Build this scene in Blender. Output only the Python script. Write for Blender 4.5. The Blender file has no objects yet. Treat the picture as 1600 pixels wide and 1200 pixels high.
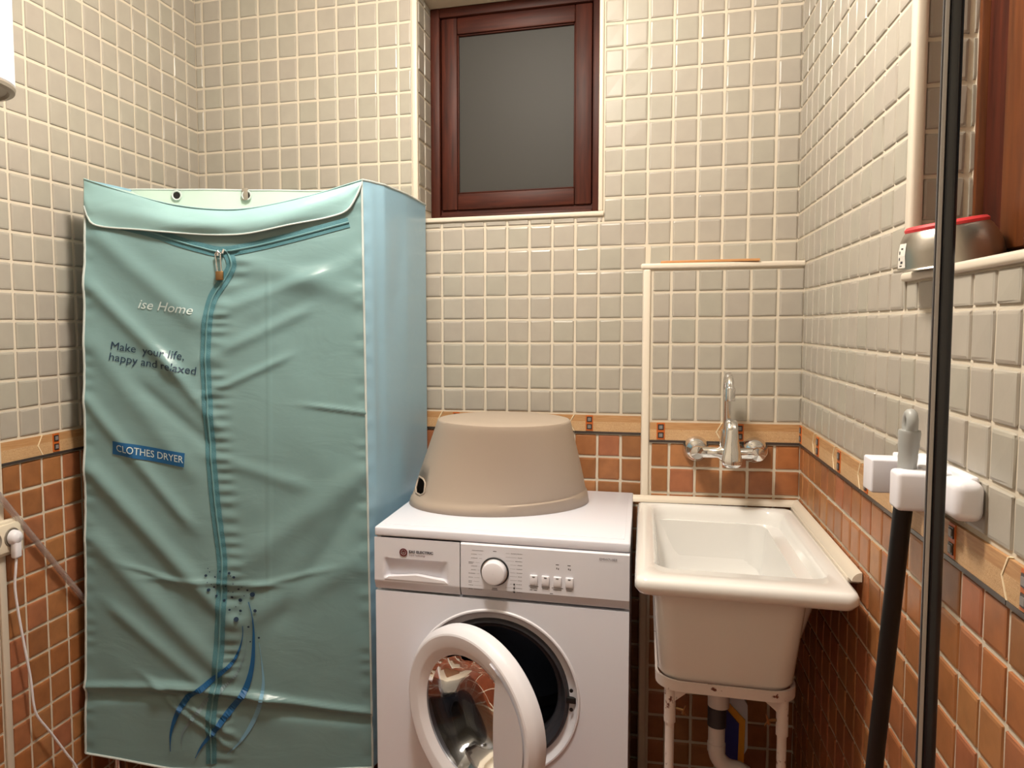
import bpy, bmesh, math, random
from math import sin, cos, pi, radians, sqrt, exp, atan2, hypot
from mathutils import Vector, Matrix, noise

random.seed(7)
SC = bpy.context.scene
COL = SC.collection

# ------------------------------------------------------------------ camera
cam_d = bpy.data.cameras.new('camera')
cam = bpy.data.objects.new('camera', cam_d)
COL.objects.link(cam)
CAM_R = Vector((0.96558783, 0.26001058, -0.00588553))
CAM_U = Vector((-0.0115446, 0.06545827, 0.99778852))
CAM_F = Vector((-0.25982083, 0.96338451, -0.06620743))
CAM_P = Vector((1.4239, -2.2548, 1.3343))
F_PX, PCX, PCY = 1188.405, 685.113, 589.021
cam.matrix_world = Matrix(((CAM_R.x, CAM_U.x, -CAM_F.x, CAM_P.x), (CAM_R.y, CAM_U.y, -CAM_F.y, CAM_P.y),
                           (CAM_R.z, CAM_U.z, -CAM_F.z, CAM_P.z), (0, 0, 0, 1)))
cam_d.sensor_fit = 'HORIZONTAL'
cam_d.sensor_width = 36
cam_d.lens = F_PX * 36 / 1600
cam_d.shift_x = (800 - PCX) / 1600
cam_d.shift_y = -(600 - PCY) / 1600
cam_d.clip_start = 0.02
SC.camera = cam

# ------------------------------------------------------------------ world, light, exposure
w = bpy.data.worlds.new('night')
SC.world = w
w.use_nodes = True
w.node_tree.nodes['Background'].inputs[0].default_value = (0.02, 0.025, 0.035, 1)
w.node_tree.nodes['Background'].inputs[1].default_value = 1.0

def area(name, loc, rot, size, power, color):
    d = bpy.data.lights.new(name, 'AREA')
    d.shape = 'DISK'
    d.size = size
    d.energy = power
    d.color = color
    o = bpy.data.objects.new(name, d)
    o.location = loc
    o.rotation_euler = rot
    COL.objects.link(o)
    return o
area('ceiling_light', (1.05, -1.08, 2.52), (0, 0, 0), 0.30, 13, (1.0, 0.925, 0.85))
# point light added under the ceiling light to brighten the upper walls
pd = bpy.data.lights.new('upper_wall_fill', 'POINT')
pd.energy = 52; pd.color = (1.0, 0.915, 0.81); pd.shadow_soft_size = 0.11
po = bpy.data.objects.new('upper_wall_fill', pd); po.location = (1.05, -1.08, 2.44); COL.objects.link(po)
SC.view_settings.view_transform = 'Standard'
SC.view_settings.look = 'None'
SC.view_settings.gamma = 1
SC.view_settings.exposure = 0.0
SC.view_settings.use_curve_mapping = False

# ------------------------------------------------------------------ materials
def srgb(r, g, b):
    f = lambda c: (c / 255) / 12.92 if c / 255 <= 0.04045 else ((c / 255 + 0.055) / 1.055) ** 2.4
    return (f(r), f(g), f(b), 1)

class NT:
    def __init__(s, name):
        s.m = bpy.data.materials.new(name)
        s.m.use_nodes = True
        s.t = s.m.node_tree
        s.b = s.t.nodes['Principled BSDF']
    def n(s, typ, **kw):
        x = s.t.nodes.new(typ)
        for k, v in kw.items():
            if k in x.inputs: x.inputs[k].default_value = v
            else: setattr(x, k, v)
        return x
    def l(s, a, b): s.t.links.new(a, b)
    def set(s, **kw):
        for k, v in kw.items(): s.b.inputs[k.replace('_', ' ')].default_value = v
        return s

def simple(name, col, rough=0.5, metal=0.0, spec=0.5, var=0.0, vscale=8.0, bump=0.0, bscale=60.0, coat=0.0):
    t = NT(name)
    t.set(Base_Color=col, Roughness=rough, Metallic=metal)
    t.b.inputs['Specular IOR Level'].default_value = spec
    t.b.inputs['Coat Weight'].default_value = coat
    tc = t.n('ShaderNodeTexCoord')
    if var > 0:
        nz = t.n('ShaderNodeTexNoise', Scale=vscale, Detail=4.0)
        t.l(tc.outputs['Object'], nz.inputs['Vector'])
        mr = t.n('ShaderNodeMapRange')
        mr.inputs['To Min'].default_value = 1 - var
        mr.inputs['To Max'].default_value = 1 + var
        t.l(nz.outputs['Fac'], mr.inputs['Value'])
        mx = t.n('ShaderNodeVectorMath', operation='SCALE')
        mx.inputs[0].default_value = col[:3]
        t.l(mr.outputs[0], mx.inputs['Scale'])
        t.l(mx.outputs[0], t.b.inputs['Base Color'])
    if bump > 0:
        nb = t.n('ShaderNodeTexNoise', Scale=bscale, Detail=5.0)
        t.l(tc.outputs['Object'], nb.inputs['Vector'])
        bp = t.n('ShaderNodeBump', Strength=bump, Distance=0.002)
        t.l(nb.outputs['Fac'], bp.inputs['Height'])
        t.l(bp.outputs[0], t.b.inputs['Normal'])
    return t.m

def tile_mat(name, stops, rough, mottling, mscale, bump, bscale):
    """glazed tile: every tile takes its own tone (object random + island random)"""
    t = NT(name)
    t.set(Roughness=rough)
    oi = t.n('ShaderNodeObjectInfo')
    ge = t.n('ShaderNodeNewGeometry')
    ad = t.n('ShaderNodeMath', operation='ADD')
    t.l(oi.outputs['Random'], ad.inputs[0]); t.l(ge.outputs['Random Per Island'], ad.inputs[1])
    fr = t.n('ShaderNodeMath', operation='FRACT')
    t.l(ad.outputs[0], fr.inputs[0])
    cr = t.n('ShaderNodeValToRGB')
    els = cr.color_ramp.elements
    while len(els) < len(stops): els.new(0.5)
    for i, c in enumerate(stops):
        els[i].position = i / (len(stops) - 1); els[i].color = c
    t.l(fr.outputs[0], cr.inputs[0])
    nz = t.n('ShaderNodeTexNoise', Scale=mscale, Detail=5.0)
    t.l(ge.outputs['Position'], nz.inputs['Vector'])
    mr = t.n('ShaderNodeMapRange')
    mr.inputs['From Min'].default_value = 0.3; mr.inputs['From Max'].default_value = 0.7
    mr.inputs['To Min'].default_value = 1 - mottling; mr.inputs['To Max'].default_value = 1 + mottling
    t.l(nz.outputs['Fac'], mr.inputs['Value'])
    sc = t.n('ShaderNodeVectorMath', operation='SCALE')
    t.l(cr.outputs[0], sc.inputs[0]); t.l(mr.outputs[0], sc.inputs['Scale'])
    t.l(sc.outputs[0], t.b.inputs['Base Color'])
    nb = t.n('ShaderNodeTexNoise', Scale=bscale, Detail=3.0)
    t.l(ge.outputs['Position'], nb.inputs['Vector'])
    bp = t.n('ShaderNodeBump', Strength=bump, Distance=0.003)
    t.l(nb.outputs['Fac'], bp.inputs['Height']); t.l(bp.outputs[0], t.b.inputs['Normal'])
    return t.m

def wood(name, dark, light, rough, axis_scale, spec=0.4):
    t = NT(name)
    t.set(Roughness=rough)
    t.b.inputs['Specular IOR Level'].default_value = spec
    tc = t.n('ShaderNodeTexCoord'); mp = t.n('ShaderNodeMapping')
    mp.inputs['Scale'].default_value = axis_scale
    t.l(tc.outputs['Object'], mp.inputs['Vector'])
    nz = t.n('ShaderNodeTexNoise', Scale=6.0, Detail=6.0, Distortion=0.4)
    t.l(mp.outputs[0], nz.inputs['Vector'])
    cr = t.n('ShaderNodeValToRGB')
    cr.color_ramp.elements[0].position = 0.3; cr.color_ramp.elements[0].color = dark
    cr.color_ramp.elements[1].position = 0.72; cr.color_ramp.elements[1].color = light
    t.l(nz.outputs['Fac'], cr.inputs[0]); t.l(cr.outputs[0], t.b.inputs['Base Color'])
    bp = t.n('ShaderNodeBump', Strength=0.15, Distance=0.001)
    t.l(nz.outputs['Fac'], bp.inputs['Height']); t.l(bp.outputs[0], t.b.inputs['Normal'])
    return t.m

M = {}
M['tile_grey'] = tile_mat('glazed_cream_grey', [srgb(162, 156, 146), srgb(165, 158, 147), srgb(161, 157, 145), srgb(167, 161, 150), srgb(163, 156, 146)], 0.33, 0.035, 22.0, 0.10, 30.0)
M['tile_orange'] = tile_mat('rustic_terracotta_glaze', [srgb(152, 94, 58), srgb(160, 111, 68), srgb(158, 98, 68), srgb(140, 94, 55), srgb(162, 102, 60)], 0.38, 0.16, 26.0, 0.14, 40.0)
M['floor_tile'] = tile_mat('dark_terracotta_floor', [srgb(112, 52, 30), srgb(128, 62, 36)], 0.45, 0.2, 20.0, 0.1, 30.0)
M['grout'] = simple('cream_grout', srgb(204, 194, 176), 0.75, bump=0.2, bscale=200)
M['trim'] = simple('cream_trim', srgb(216, 206, 190), 0.3, var=0.02)
M['plaster'] = simple('plaster', srgb(232, 224, 208), 0.9)
M['accent'] = simple('burnt_orange_glaze', srgb(190, 96, 36), 0.4, var=0.15, vscale=90)
M['stud'] = simple('dark_frame_glaze', srgb(52, 44, 40), 0.35)
M['stud_face'] = simple('pewter_glaze', srgb(128, 124, 122), 0.35)
M['liner'] = simple('dark_liner_glaze', srgb(62, 54, 50), 0.3)
M['joint'] = simple('pale_joint', srgb(232, 214, 180), 0.6)
M['wood_dark'] = wood('mahogany_stain', srgb(48, 19, 12), srgb(80, 34, 20), 0.5, (14, 14, 1.2), 0.25)
M['wood_horizontal'] = wood('mahogany_stain_across', srgb(48, 19, 12), srgb(80, 34, 20), 0.5, (1.2, 14, 14), 0.25)
M['wood_brown'] = wood('reddish_brown_stain', srgb(80, 42, 20), srgb(112, 62, 30), 0.42, (14, 14, 1.2))
M['slat'] = wood('pale_pine', srgb(176, 122, 76), srgb(204, 150, 98), 0.5, (2, 20, 20))
M['white_enamel'] = simple('white_enamel', srgb(228, 231, 243), 0.28, coat=0.2)
M['white_plastic'] = simple('white_plastic', srgb(230, 230, 238), 0.38)
M['panel_plastic'] = simple('panel_plastic', srgb(216, 217, 226), 0.35)
M['grey_plastic'] = simple('light_grey_plastic', srgb(158, 160, 158), 0.42)
M['ceramic'] = simple('sink_ceramic', srgb(228, 228, 226), 0.12, coat=0.4, var=0.015)
M['rubber'] = simple('dark_rubber', srgb(52, 52, 58), 0.5)
M['black'] = simple('black_plastic', srgb(16, 16, 18), 0.4)
M['ink'] = simple('dark_ink', srgb(58, 56, 62), 0.5)
M['logo'] = simple('dark_red_ink', srgb(96, 28, 34), 0.5)
M['black_gloss'] = simple('black_anodised', srgb(22, 25, 32), 0.22, spec=0.6)
M['seal'] = simple('grey_seal', srgb(176, 174, 172), 0.5)
M['pole'] = simple('black_pole_coating', srgb(14, 14, 15), 0.5)
M['chrome'] = simple('chrome', srgb(225, 225, 226), 0.08, metal=1.0)
M['steel'] = simple('brushed_steel', srgb(178, 172, 162), 0.33, metal=1.0, bump=0.15, bscale=90)
M['drum_steel'] = simple('drum_steel', srgb(105, 110, 125), 0.3, metal=1.0)
M['red_rubber'] = simple('red_rubber', srgb(206, 58, 62), 0.55)
M['paper'] = simple('paper_label', srgb(214, 212, 204), 0.6)
M['basket'] = simple('taupe_plastic', srgb(172, 157, 142), 0.5, bump=0.04, bscale=300)
M['brass'] = simple('worn_brass', srgb(150, 120, 84), 0.35, metal=1.0)
M['piping'] = simple('white_piping', srgb(190, 200, 198), 0.5)
M['zip'] = simple('teal_zip_tape', srgb(70, 120, 130), 0.6, bump=0.5, bscale=400)
M['zip_teeth'] = simple('teal_zip_teeth', srgb(98, 140, 145), 0.45)
M['print_blue'] = simple('blue_print', srgb(14, 88, 140), 0.5)
M['print_dark'] = simple('navy_print', srgb(18, 48, 74), 0.5)
M['print_pale'] = simple('pale_blue_print', srgb(118, 168, 196), 0.5)
M['print_grey'] = simple('grey_print', srgb(112, 138, 146), 0.5)
M['print_white'] = simple('white_print', srgb(196, 212, 212), 0.5)
M['pvc'] = simple('white_pvc', srgb(216, 212, 210), 0.35)
M['carton_blue'] = simple('blue_card', srgb(24, 36, 118), 0.5)
M['carton_yellow'] = simple('yellow_card', srgb(206, 146, 30), 0.5)
M['carton_white'] = simple('white_card', srgb(190, 196, 210), 0.5)
M['socket'] = simple('ivory_plastic', srgb(224, 214, 194), 0.35)
M['lamp_base'] = simple('grey_base', srgb(140, 132, 120), 0.35)

def cloth(name, col, sheen, bump):
    t = NT(name)
    t.set(Base_Color=col, Roughness=0.28)
    t.b.inputs['Sheen Weight'].default_value = sheen
    t.b.inputs['Specular IOR Level'].default_value = 0.45
    tc = t.n('ShaderNodeTexCoord'); mp = t.n('ShaderNodeMapping')
    mp.inputs['Scale'].default_value = (5, 5, 11)
    mp.inputs['Rotation'].default_value = (0, 0.5, 0)
    t.l(tc.outputs['Object'], mp.inputs['Vector'])
    a = t.n('ShaderNodeTexNoise', Scale=1.4, Detail=4.0, Distortion=0.8)
    t.l(mp.outputs[0], a.inputs['Vector'])
    b = t.n('ShaderNodeBump', Strength=bump, Distance=0.02)
    t.l(a.outputs['Fac'], b.inputs['Height']); t.l(b.outputs[0], t.b.inputs['Normal'])
    return t.m
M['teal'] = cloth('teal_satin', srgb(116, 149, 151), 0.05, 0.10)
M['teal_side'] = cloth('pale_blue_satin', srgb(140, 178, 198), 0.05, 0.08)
M['teal_flap'] = cloth('highlit_teal_satin', srgb(150, 190, 192), 0.1, 0.1)  # lighter teal: the flap's highlight is put into the colour
M['mint'] = cloth('pale_mint_lining', srgb(184, 206, 196), 0.05, 0.05)

def frosted():
    t = NT('dark_frosted_glass')
    t.set(Base_Color=srgb(62, 60, 56), Roughness=0.5, IOR=1.4)
    t.b.inputs['Specular IOR Level'].default_value = 0.3
    t.b.inputs['Transmission Weight'].default_value = 0.2
    tc = t.n('ShaderNodeTexCoord')
    nb = t.n('ShaderNodeTexNoise', Scale=45.0, Detail=3.0)
    t.l(tc.outputs['Object'], nb.inputs['Vector'])
    bp = t.n('ShaderNodeBump', Strength=0.12, Distance=0.002)
    t.l(nb.outputs['Fac'], bp.inputs['Height']); t.l(bp.outputs[0], t.b.inputs['Normal'])
    return t.m
M['frosted'] = frosted()
def clear(name, tint, rough):
    t = NT(name)
    t.set(Base_Color=tint, Roughness=rough, IOR=1.45)
    t.b.inputs['Transmission Weight'].default_value = 1.0
    return t.m
M['glass'] = clear('door_glass', (0.28, 0.29, 0.32, 1), 0.02)

def translucent_strap():
    t = NT('smoky_clear_plastic')
    t.set(Base_Color=srgb(176, 160, 156), Roughness=0.25)
    t.b.inputs['Alpha'].default_value = 0.5
    return t.m
M['strap'] = translucent_strap()

def rusty_white():
    t = NT('chipped_white_paint')
    t.set(Roughness=0.45)
    tc = t.n('ShaderNodeTexCoord')
    nz = t.n('ShaderNodeTexNoise', Scale=38.0, Detail=6.0, Roughness=0.7)
    t.l(tc.outputs['Object'], nz.inputs['Vector'])
    cr = t.n('ShaderNodeValToRGB')
    e = cr.color_ramp.elements
    e[0].position = 0.36; e[0].color = srgb(96, 44, 30)
    e[1].position = 0.40; e[1].color = srgb(212, 200, 196)
    t.l(nz.outputs['Fac'], cr.inputs[0]); t.l(cr.outputs[0], t.b.inputs['Base Color'])
    return t.m
M['painted_iron'] = rusty_white()

# ------------------------------------------------------------------ object helpers
def mesh_obj(name, verts, faces, mat, parent=None, smooth=False, kind=None, loc=None):
    me = bpy.data.meshes.new(name)
    me.from_pydata([tuple(v) for v in verts], [], faces)
    me.update()
    bm = bmesh.new(); bm.from_mesh(me)
    bmesh.ops.recalc_face_normals(bm, faces=bm.faces)
    bm.to_mesh(me); bm.free()
    if smooth:
        me.polygons.foreach_set('use_smooth', [True] * len(me.polygons))
    me.materials.append(mat)
    return link(name, me, parent, kind, loc)

def link(name, me, parent=None, kind=None, loc=None):
    o = bpy.data.objects.new(name, me)
    COL.objects.link(o)
    if parent: o.parent = parent
    if kind: o['kind'] = kind
    if loc: o.location = loc
    return o

def from_bm(name, bm, mat, parent=None, smooth=False, kind=None, auto=None):
    bmesh.ops.recalc_face_normals(bm, faces=bm.faces)
    me = bpy.data.meshes.new(name)
    bm.to_mesh(me); bm.free()
    me.materials.append(mat)
    if smooth or auto:
        me.polygons.foreach_set('use_smooth', [True] * len(me.polygons))
    if auto:
        me.set_sharp_from_angle(angle=radians(auto))
    return link(name, me, parent, kind)

def add_box(bm, x0, x1, y0, y1, z0, z1, bev=0.0, seg=2, mat4=None):
    r = bmesh.ops.create_cube(bm, size=1)
    vs = r['verts']
    for v in vs:
        v.co = Vector((x0 + (v.co.x + .5) * (x1 - x0), y0 + (v.co.y + .5) * (y1 - y0), z0 + (v.co.z + .5) * (z1 - z0)))
    if bev > 0:
        es = list({e for v in vs for e in v.link_edges})
        rr = bmesh.ops.bevel(bm, geom=es, offset=bev, segments=seg, affect='EDGES', profile=0.5)
        vs = list({v for f in rr['faces'] for v in f.verts} | {v for v in vs if v.is_valid})
    if mat4 is not None:
        bmesh.ops.transform(bm, matrix=mat4, verts=vs)
    return vs

def box(name, b, mat, parent=None, bev=0.0, kind=None, seg=2, mat4=None):
    bm = bmesh.new()
    add_box(bm, *b, bev=bev, seg=seg, mat4=mat4)
    return from_bm(name, bm, mat, parent, kind=kind, auto=35 if bev else None)

def add_tube(bm, pts, rad, n=12, caps=True, closed=False):
    pts = [Vector(p) for p in pts]
    m = len(pts)
    rads = rad if isinstance(rad, (list, tuple)) else [rad] * m
    rings = []
    prev = None
    for i, p in enumerate(pts):
        if closed: t = pts[(i + 1) % m] - pts[i - 1]
        else: t = pts[min(i + 1, m - 1)] - pts[max(i - 1, 0)]
        t.normalize()
        if prev is None:
            a = Vector((0, 0, 1)) if abs(t.z) < 0.9 else Vector((1, 0, 0))
            u = t.cross(a).normalized()
        else:
            u = (prev - t * prev.dot(t)).normalized()
        prev = u
        v = t.cross(u)
        rings.append([bm.verts.new(p + (u * cos(2 * pi * k / n) + v * sin(2 * pi * k / n)) * rads[i]) for k in range(n)])
    for i in range(m if closed else m - 1):
        a, b = rings[i], rings[(i + 1) % m]
        for k in range(n):
            bm.faces.new((a[k], a[(k + 1) % n], b[(k + 1) % n], b[k]))
    if caps and not closed:
        bm.faces.new(rings[0]); bm.faces.new(rings[-1])

def tube(name, pts, rad, mat, parent=None, n=12, auto=50, closed=False, kind=None):
    bm = bmesh.new(); add_tube(bm, pts, rad, n, closed=closed)
    return from_bm(name, bm, mat, parent, auto=auto, kind=kind)

def add_lathe(bm, prof, n=48, origin=(0, 0, 0), axis='Z', cap0=False, cap1=False, sx=1.0, sy=1.0):
    """prof = (radius, height) pairs turned about the axis"""
    ox, oy, oz = origin
    rings = []
    for r, h in prof:
        ring = []
        for k in range(n):
            a = 2 * pi * k / n
            p, q = r * cos(a) * sx, r * sin(a) * sy
            if axis == 'Z': c = (ox + p, oy + q, oz + h)
            elif axis == 'Y': c = (ox + p, oy + h, oz + q)
            else: c = (ox + h, oy + p, oz + q)
            ring.append(bm.verts.new(c))
        rings.append(ring)
    for i in range(len(rings) - 1):
        a, b = rings[i], rings[i + 1]
        for k in range(n): bm.faces.new((a[k], a[(k + 1) % n], b[(k + 1) % n], b[k]))
    if cap0: bm.faces.new(rings[0])
    if cap1: bm.faces.new(rings[-1])
    return rings

def lathe(name, prof, mat, parent=None, n=48, auto=35, **kw):
    bm = bmesh.new(); add_lathe(bm, prof, n, **kw)
    return from_bm(name, bm, mat, parent, auto=auto)

def thing(name, label, cat, loc=(0, 0, 0), group=None):
    o = bpy.data.objects.new(name, None)
    o.empty_display_size = 0.05
    COL.objects.link(o)
    o.location = loc
    o['label'] = label; o['category'] = cat
    if group: o['group'] = group
    return o

def settle(root):
    """children are built in world space; make them relative to the thing's base"""
    inv = Matrix.Translation(root.location).inverted()
    for c in root.children:
        c.matrix_parent_inverse = inv

def rrect(cx, cy, wx, wy, r, n=6):
    pts = []
    r = min(r, wx / 2 - 1e-4, wy / 2 - 1e-4)
    for q, (sx, sy) in enumerate(((1, 1), (-1, 1), (-1, -1), (1, -1))):
        for k in range(n + 1):
            a = q * pi / 2 + k / n * pi / 2
            pts.append((cx + sx * (wx / 2 - r) + r * cos(a), cy + sy * (wy / 2 - r) + r * sin(a)))
    return pts

def add_loft(bm, rings, cap0=False, cap1=False, close=True):
    vr = [[bm.verts.new(p) for p in ring] for ring in rings]
    n = len(vr[0])
    for i in range(len(vr) - 1):
        for k in range(n if close else n - 1):
            bm.faces.new((vr[i][k], vr[i][(k + 1) % n], vr[i + 1][(k + 1) % n], vr[i + 1][k]))
    if cap0: bm.faces.new(vr[0])
    if cap1: bm.faces.new(vr[-1])
    return vr

# ------------------------------------------------------------------ grid measures
P, PZ = 0.0667, 0.069063
XR = 1.8237          # right wall
YF = -2.75           # wall behind the camera
HC = 2.62            # ceiling
Z0 = 2.32            # grout row 0
ZB = Z0 - 18 * PZ    # top of the decorative border
ZL = 1.0238          # dark liner
ZO = 0.9511          # first grout line under the border
GAP = 0.0068

# box-shaped pipe casing front in the right corner
BX0, BY0, BA = 1.4268, -0.1368, 0.07259
def box_y(x): return BY0 + (x - BX0) * math.tan(BA)
BTOP = Z0 - 12 * PZ + 0.004

# ------------------------------------------------------------------ setting shell
def structure(name, boxes, mat, bev=0.0):
    bm = bmesh.new()
    for b in boxes: add_box(bm, *b, bev=bev)
    return from_bm(name, bm, mat, kind='structure', auto=35 if bev else None)

WX0, WX1, WZ0, WZ1, WD = 0.752, 1.297, 1.652, 2.345, 0.155   # back window opening
RY0, RY1, RZ0, RZ1, RD = -0.905, -1.72, 1.406, 2.345, 0.086  # right window opening
T = 0.25
wall_back = structure('wall_back', [(-T, WX0, 0, T, 0, HC), (WX1, XR + T, 0, T, 0, HC), (WX0, WX1, 0, T, 0, WZ0), (WX0, WX1, 0, T, WZ1, HC)], M['grout'])
wall_left = structure('wall_left', [(-T, 0, YF, 0, 0, HC)], M['grout'])
wall_right = structure('wall_right', [(XR, XR + T, RY0, 0, 0, HC), (XR, XR + T, YF, RY1, 0, HC), (XR, XR + T, RY1, RY0, 0, RZ0), (XR, XR + T, RY1, RY0, RZ1, HC)], M['grout'])
wall_front = structure('wall_front', [(-T, XR + T, YF - T, YF, 0, HC)], M['plaster'])
ceiling = structure('ceiling', [(-T, XR + T, YF - T, T, HC, HC + 0.1)], M['plaster'])
floor = structure('floor', [(-T, XR + T, YF - T, T, -0.1, -0.004)], M['grout'])
# pipe casing in the corner above and behind the sink
bm = bmesh.new()
c = [(BX0 - 0.0, box_y(BX0)), (XR, box_y(XR)), (XR, 0), (BX0, 0)]
vs = [bm.verts.new((x, y, z)) for z in (0, BTOP) for x, y in c]
for f in ((0, 1, 2, 3), (4, 5, 6, 7), (0, 1, 5, 4), (1, 2, 6, 5), (2, 3, 7, 6), (3, 0, 4, 7)): bm.faces.new([vs[i] for i in f])
wall_casing = from_bm('wall_casing', bm, M['grout'], kind='structure')

# ------------------------------------------------------------------ tiles
TT = 0.0030
def tile_mesh(seed, jit, mat, name):
    rnd = random.Random(seed)
    g = [0, 0.022, 0.085, 0.915, 0.978, 1]
    hgt = [0, 0.78, 1]
    V = []; F = []
    for j, z in enumerate(g):
        for i, x in enumerate(g):
            d = min(i, 5 - i, j, 5 - j)
            h = hgt[d] + (rnd.uniform(-jit, jit) if d == 2 else 0) + (rnd.uniform(-.08, .08) if d == 1 else 0)
            wob = 0.014 if d == 0 else 0.0
            V.append((x + rnd.uniform(-wob, wob), -h, z + rnd.uniform(-wob, wob)))
    for j in range(5):
        for i in range(5):
            a = j * 6 + i
            F.append((a, a + 1, a + 7, a + 6))
    me = bpy.data.meshes.new(name)
    me.from_pydata(V, [], F)
    me.materials.append(mat)
    me.update()
    return me
GREY = [tile_mesh(i, 0.16, M['tile_grey'], 'tile') for i in range(7)]
ORANGE = [tile_mesh(20 + i, 0.12, M['tile_orange'], 'tile') for i in range(7)]
FLOORT = [tile_mesh(40 + i, 0.05, M['floor_tile'], 'tile') for i in range(3)]

def px(p):
    d = Vector(p) - CAM_P
    z = d.dot(CAM_F)
    if z < 0.05: return None
    return PCX + F_PX * d.dot(CAM_R) / z, PCY - F_PX * d.dot(CAM_U) / z, z
# outlines (in the frame) of the big things, only used to choose which tiles are worth an object of their own
HIDERS = [[(136, 290), (560, 295), (655, 330), (655, 800), (590, 830), (590, 1185), (140, 1165)],
          [(588, 830), (990, 780), (975, 1195), (588, 1195)], [(1005, 795), (1245, 800), (1335, 930), (1000, 930)],
          [(680, 660), (890, 660), (910, 800), (650, 800)], [(1025, 935), (1255, 945), (1235, 1060), (1035, 1050)],
          [(1482, 0), (1503, 0), (1470, 1200), (1445, 1200)], [(675, 10), (930, 5), (930, 325), (690, 325)]]
def inside(poly, x, y):
    c = False
    j = len(poly) - 1
    for i in range(len(poly)):
        (xi, yi), (xj, yj) = poly[i], poly[j]
        if (yi > y) != (yj > y) and x < (xj - xi) * (y - yi) / (yj - yi) + xi: c = not c
        j = i
    return c

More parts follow.
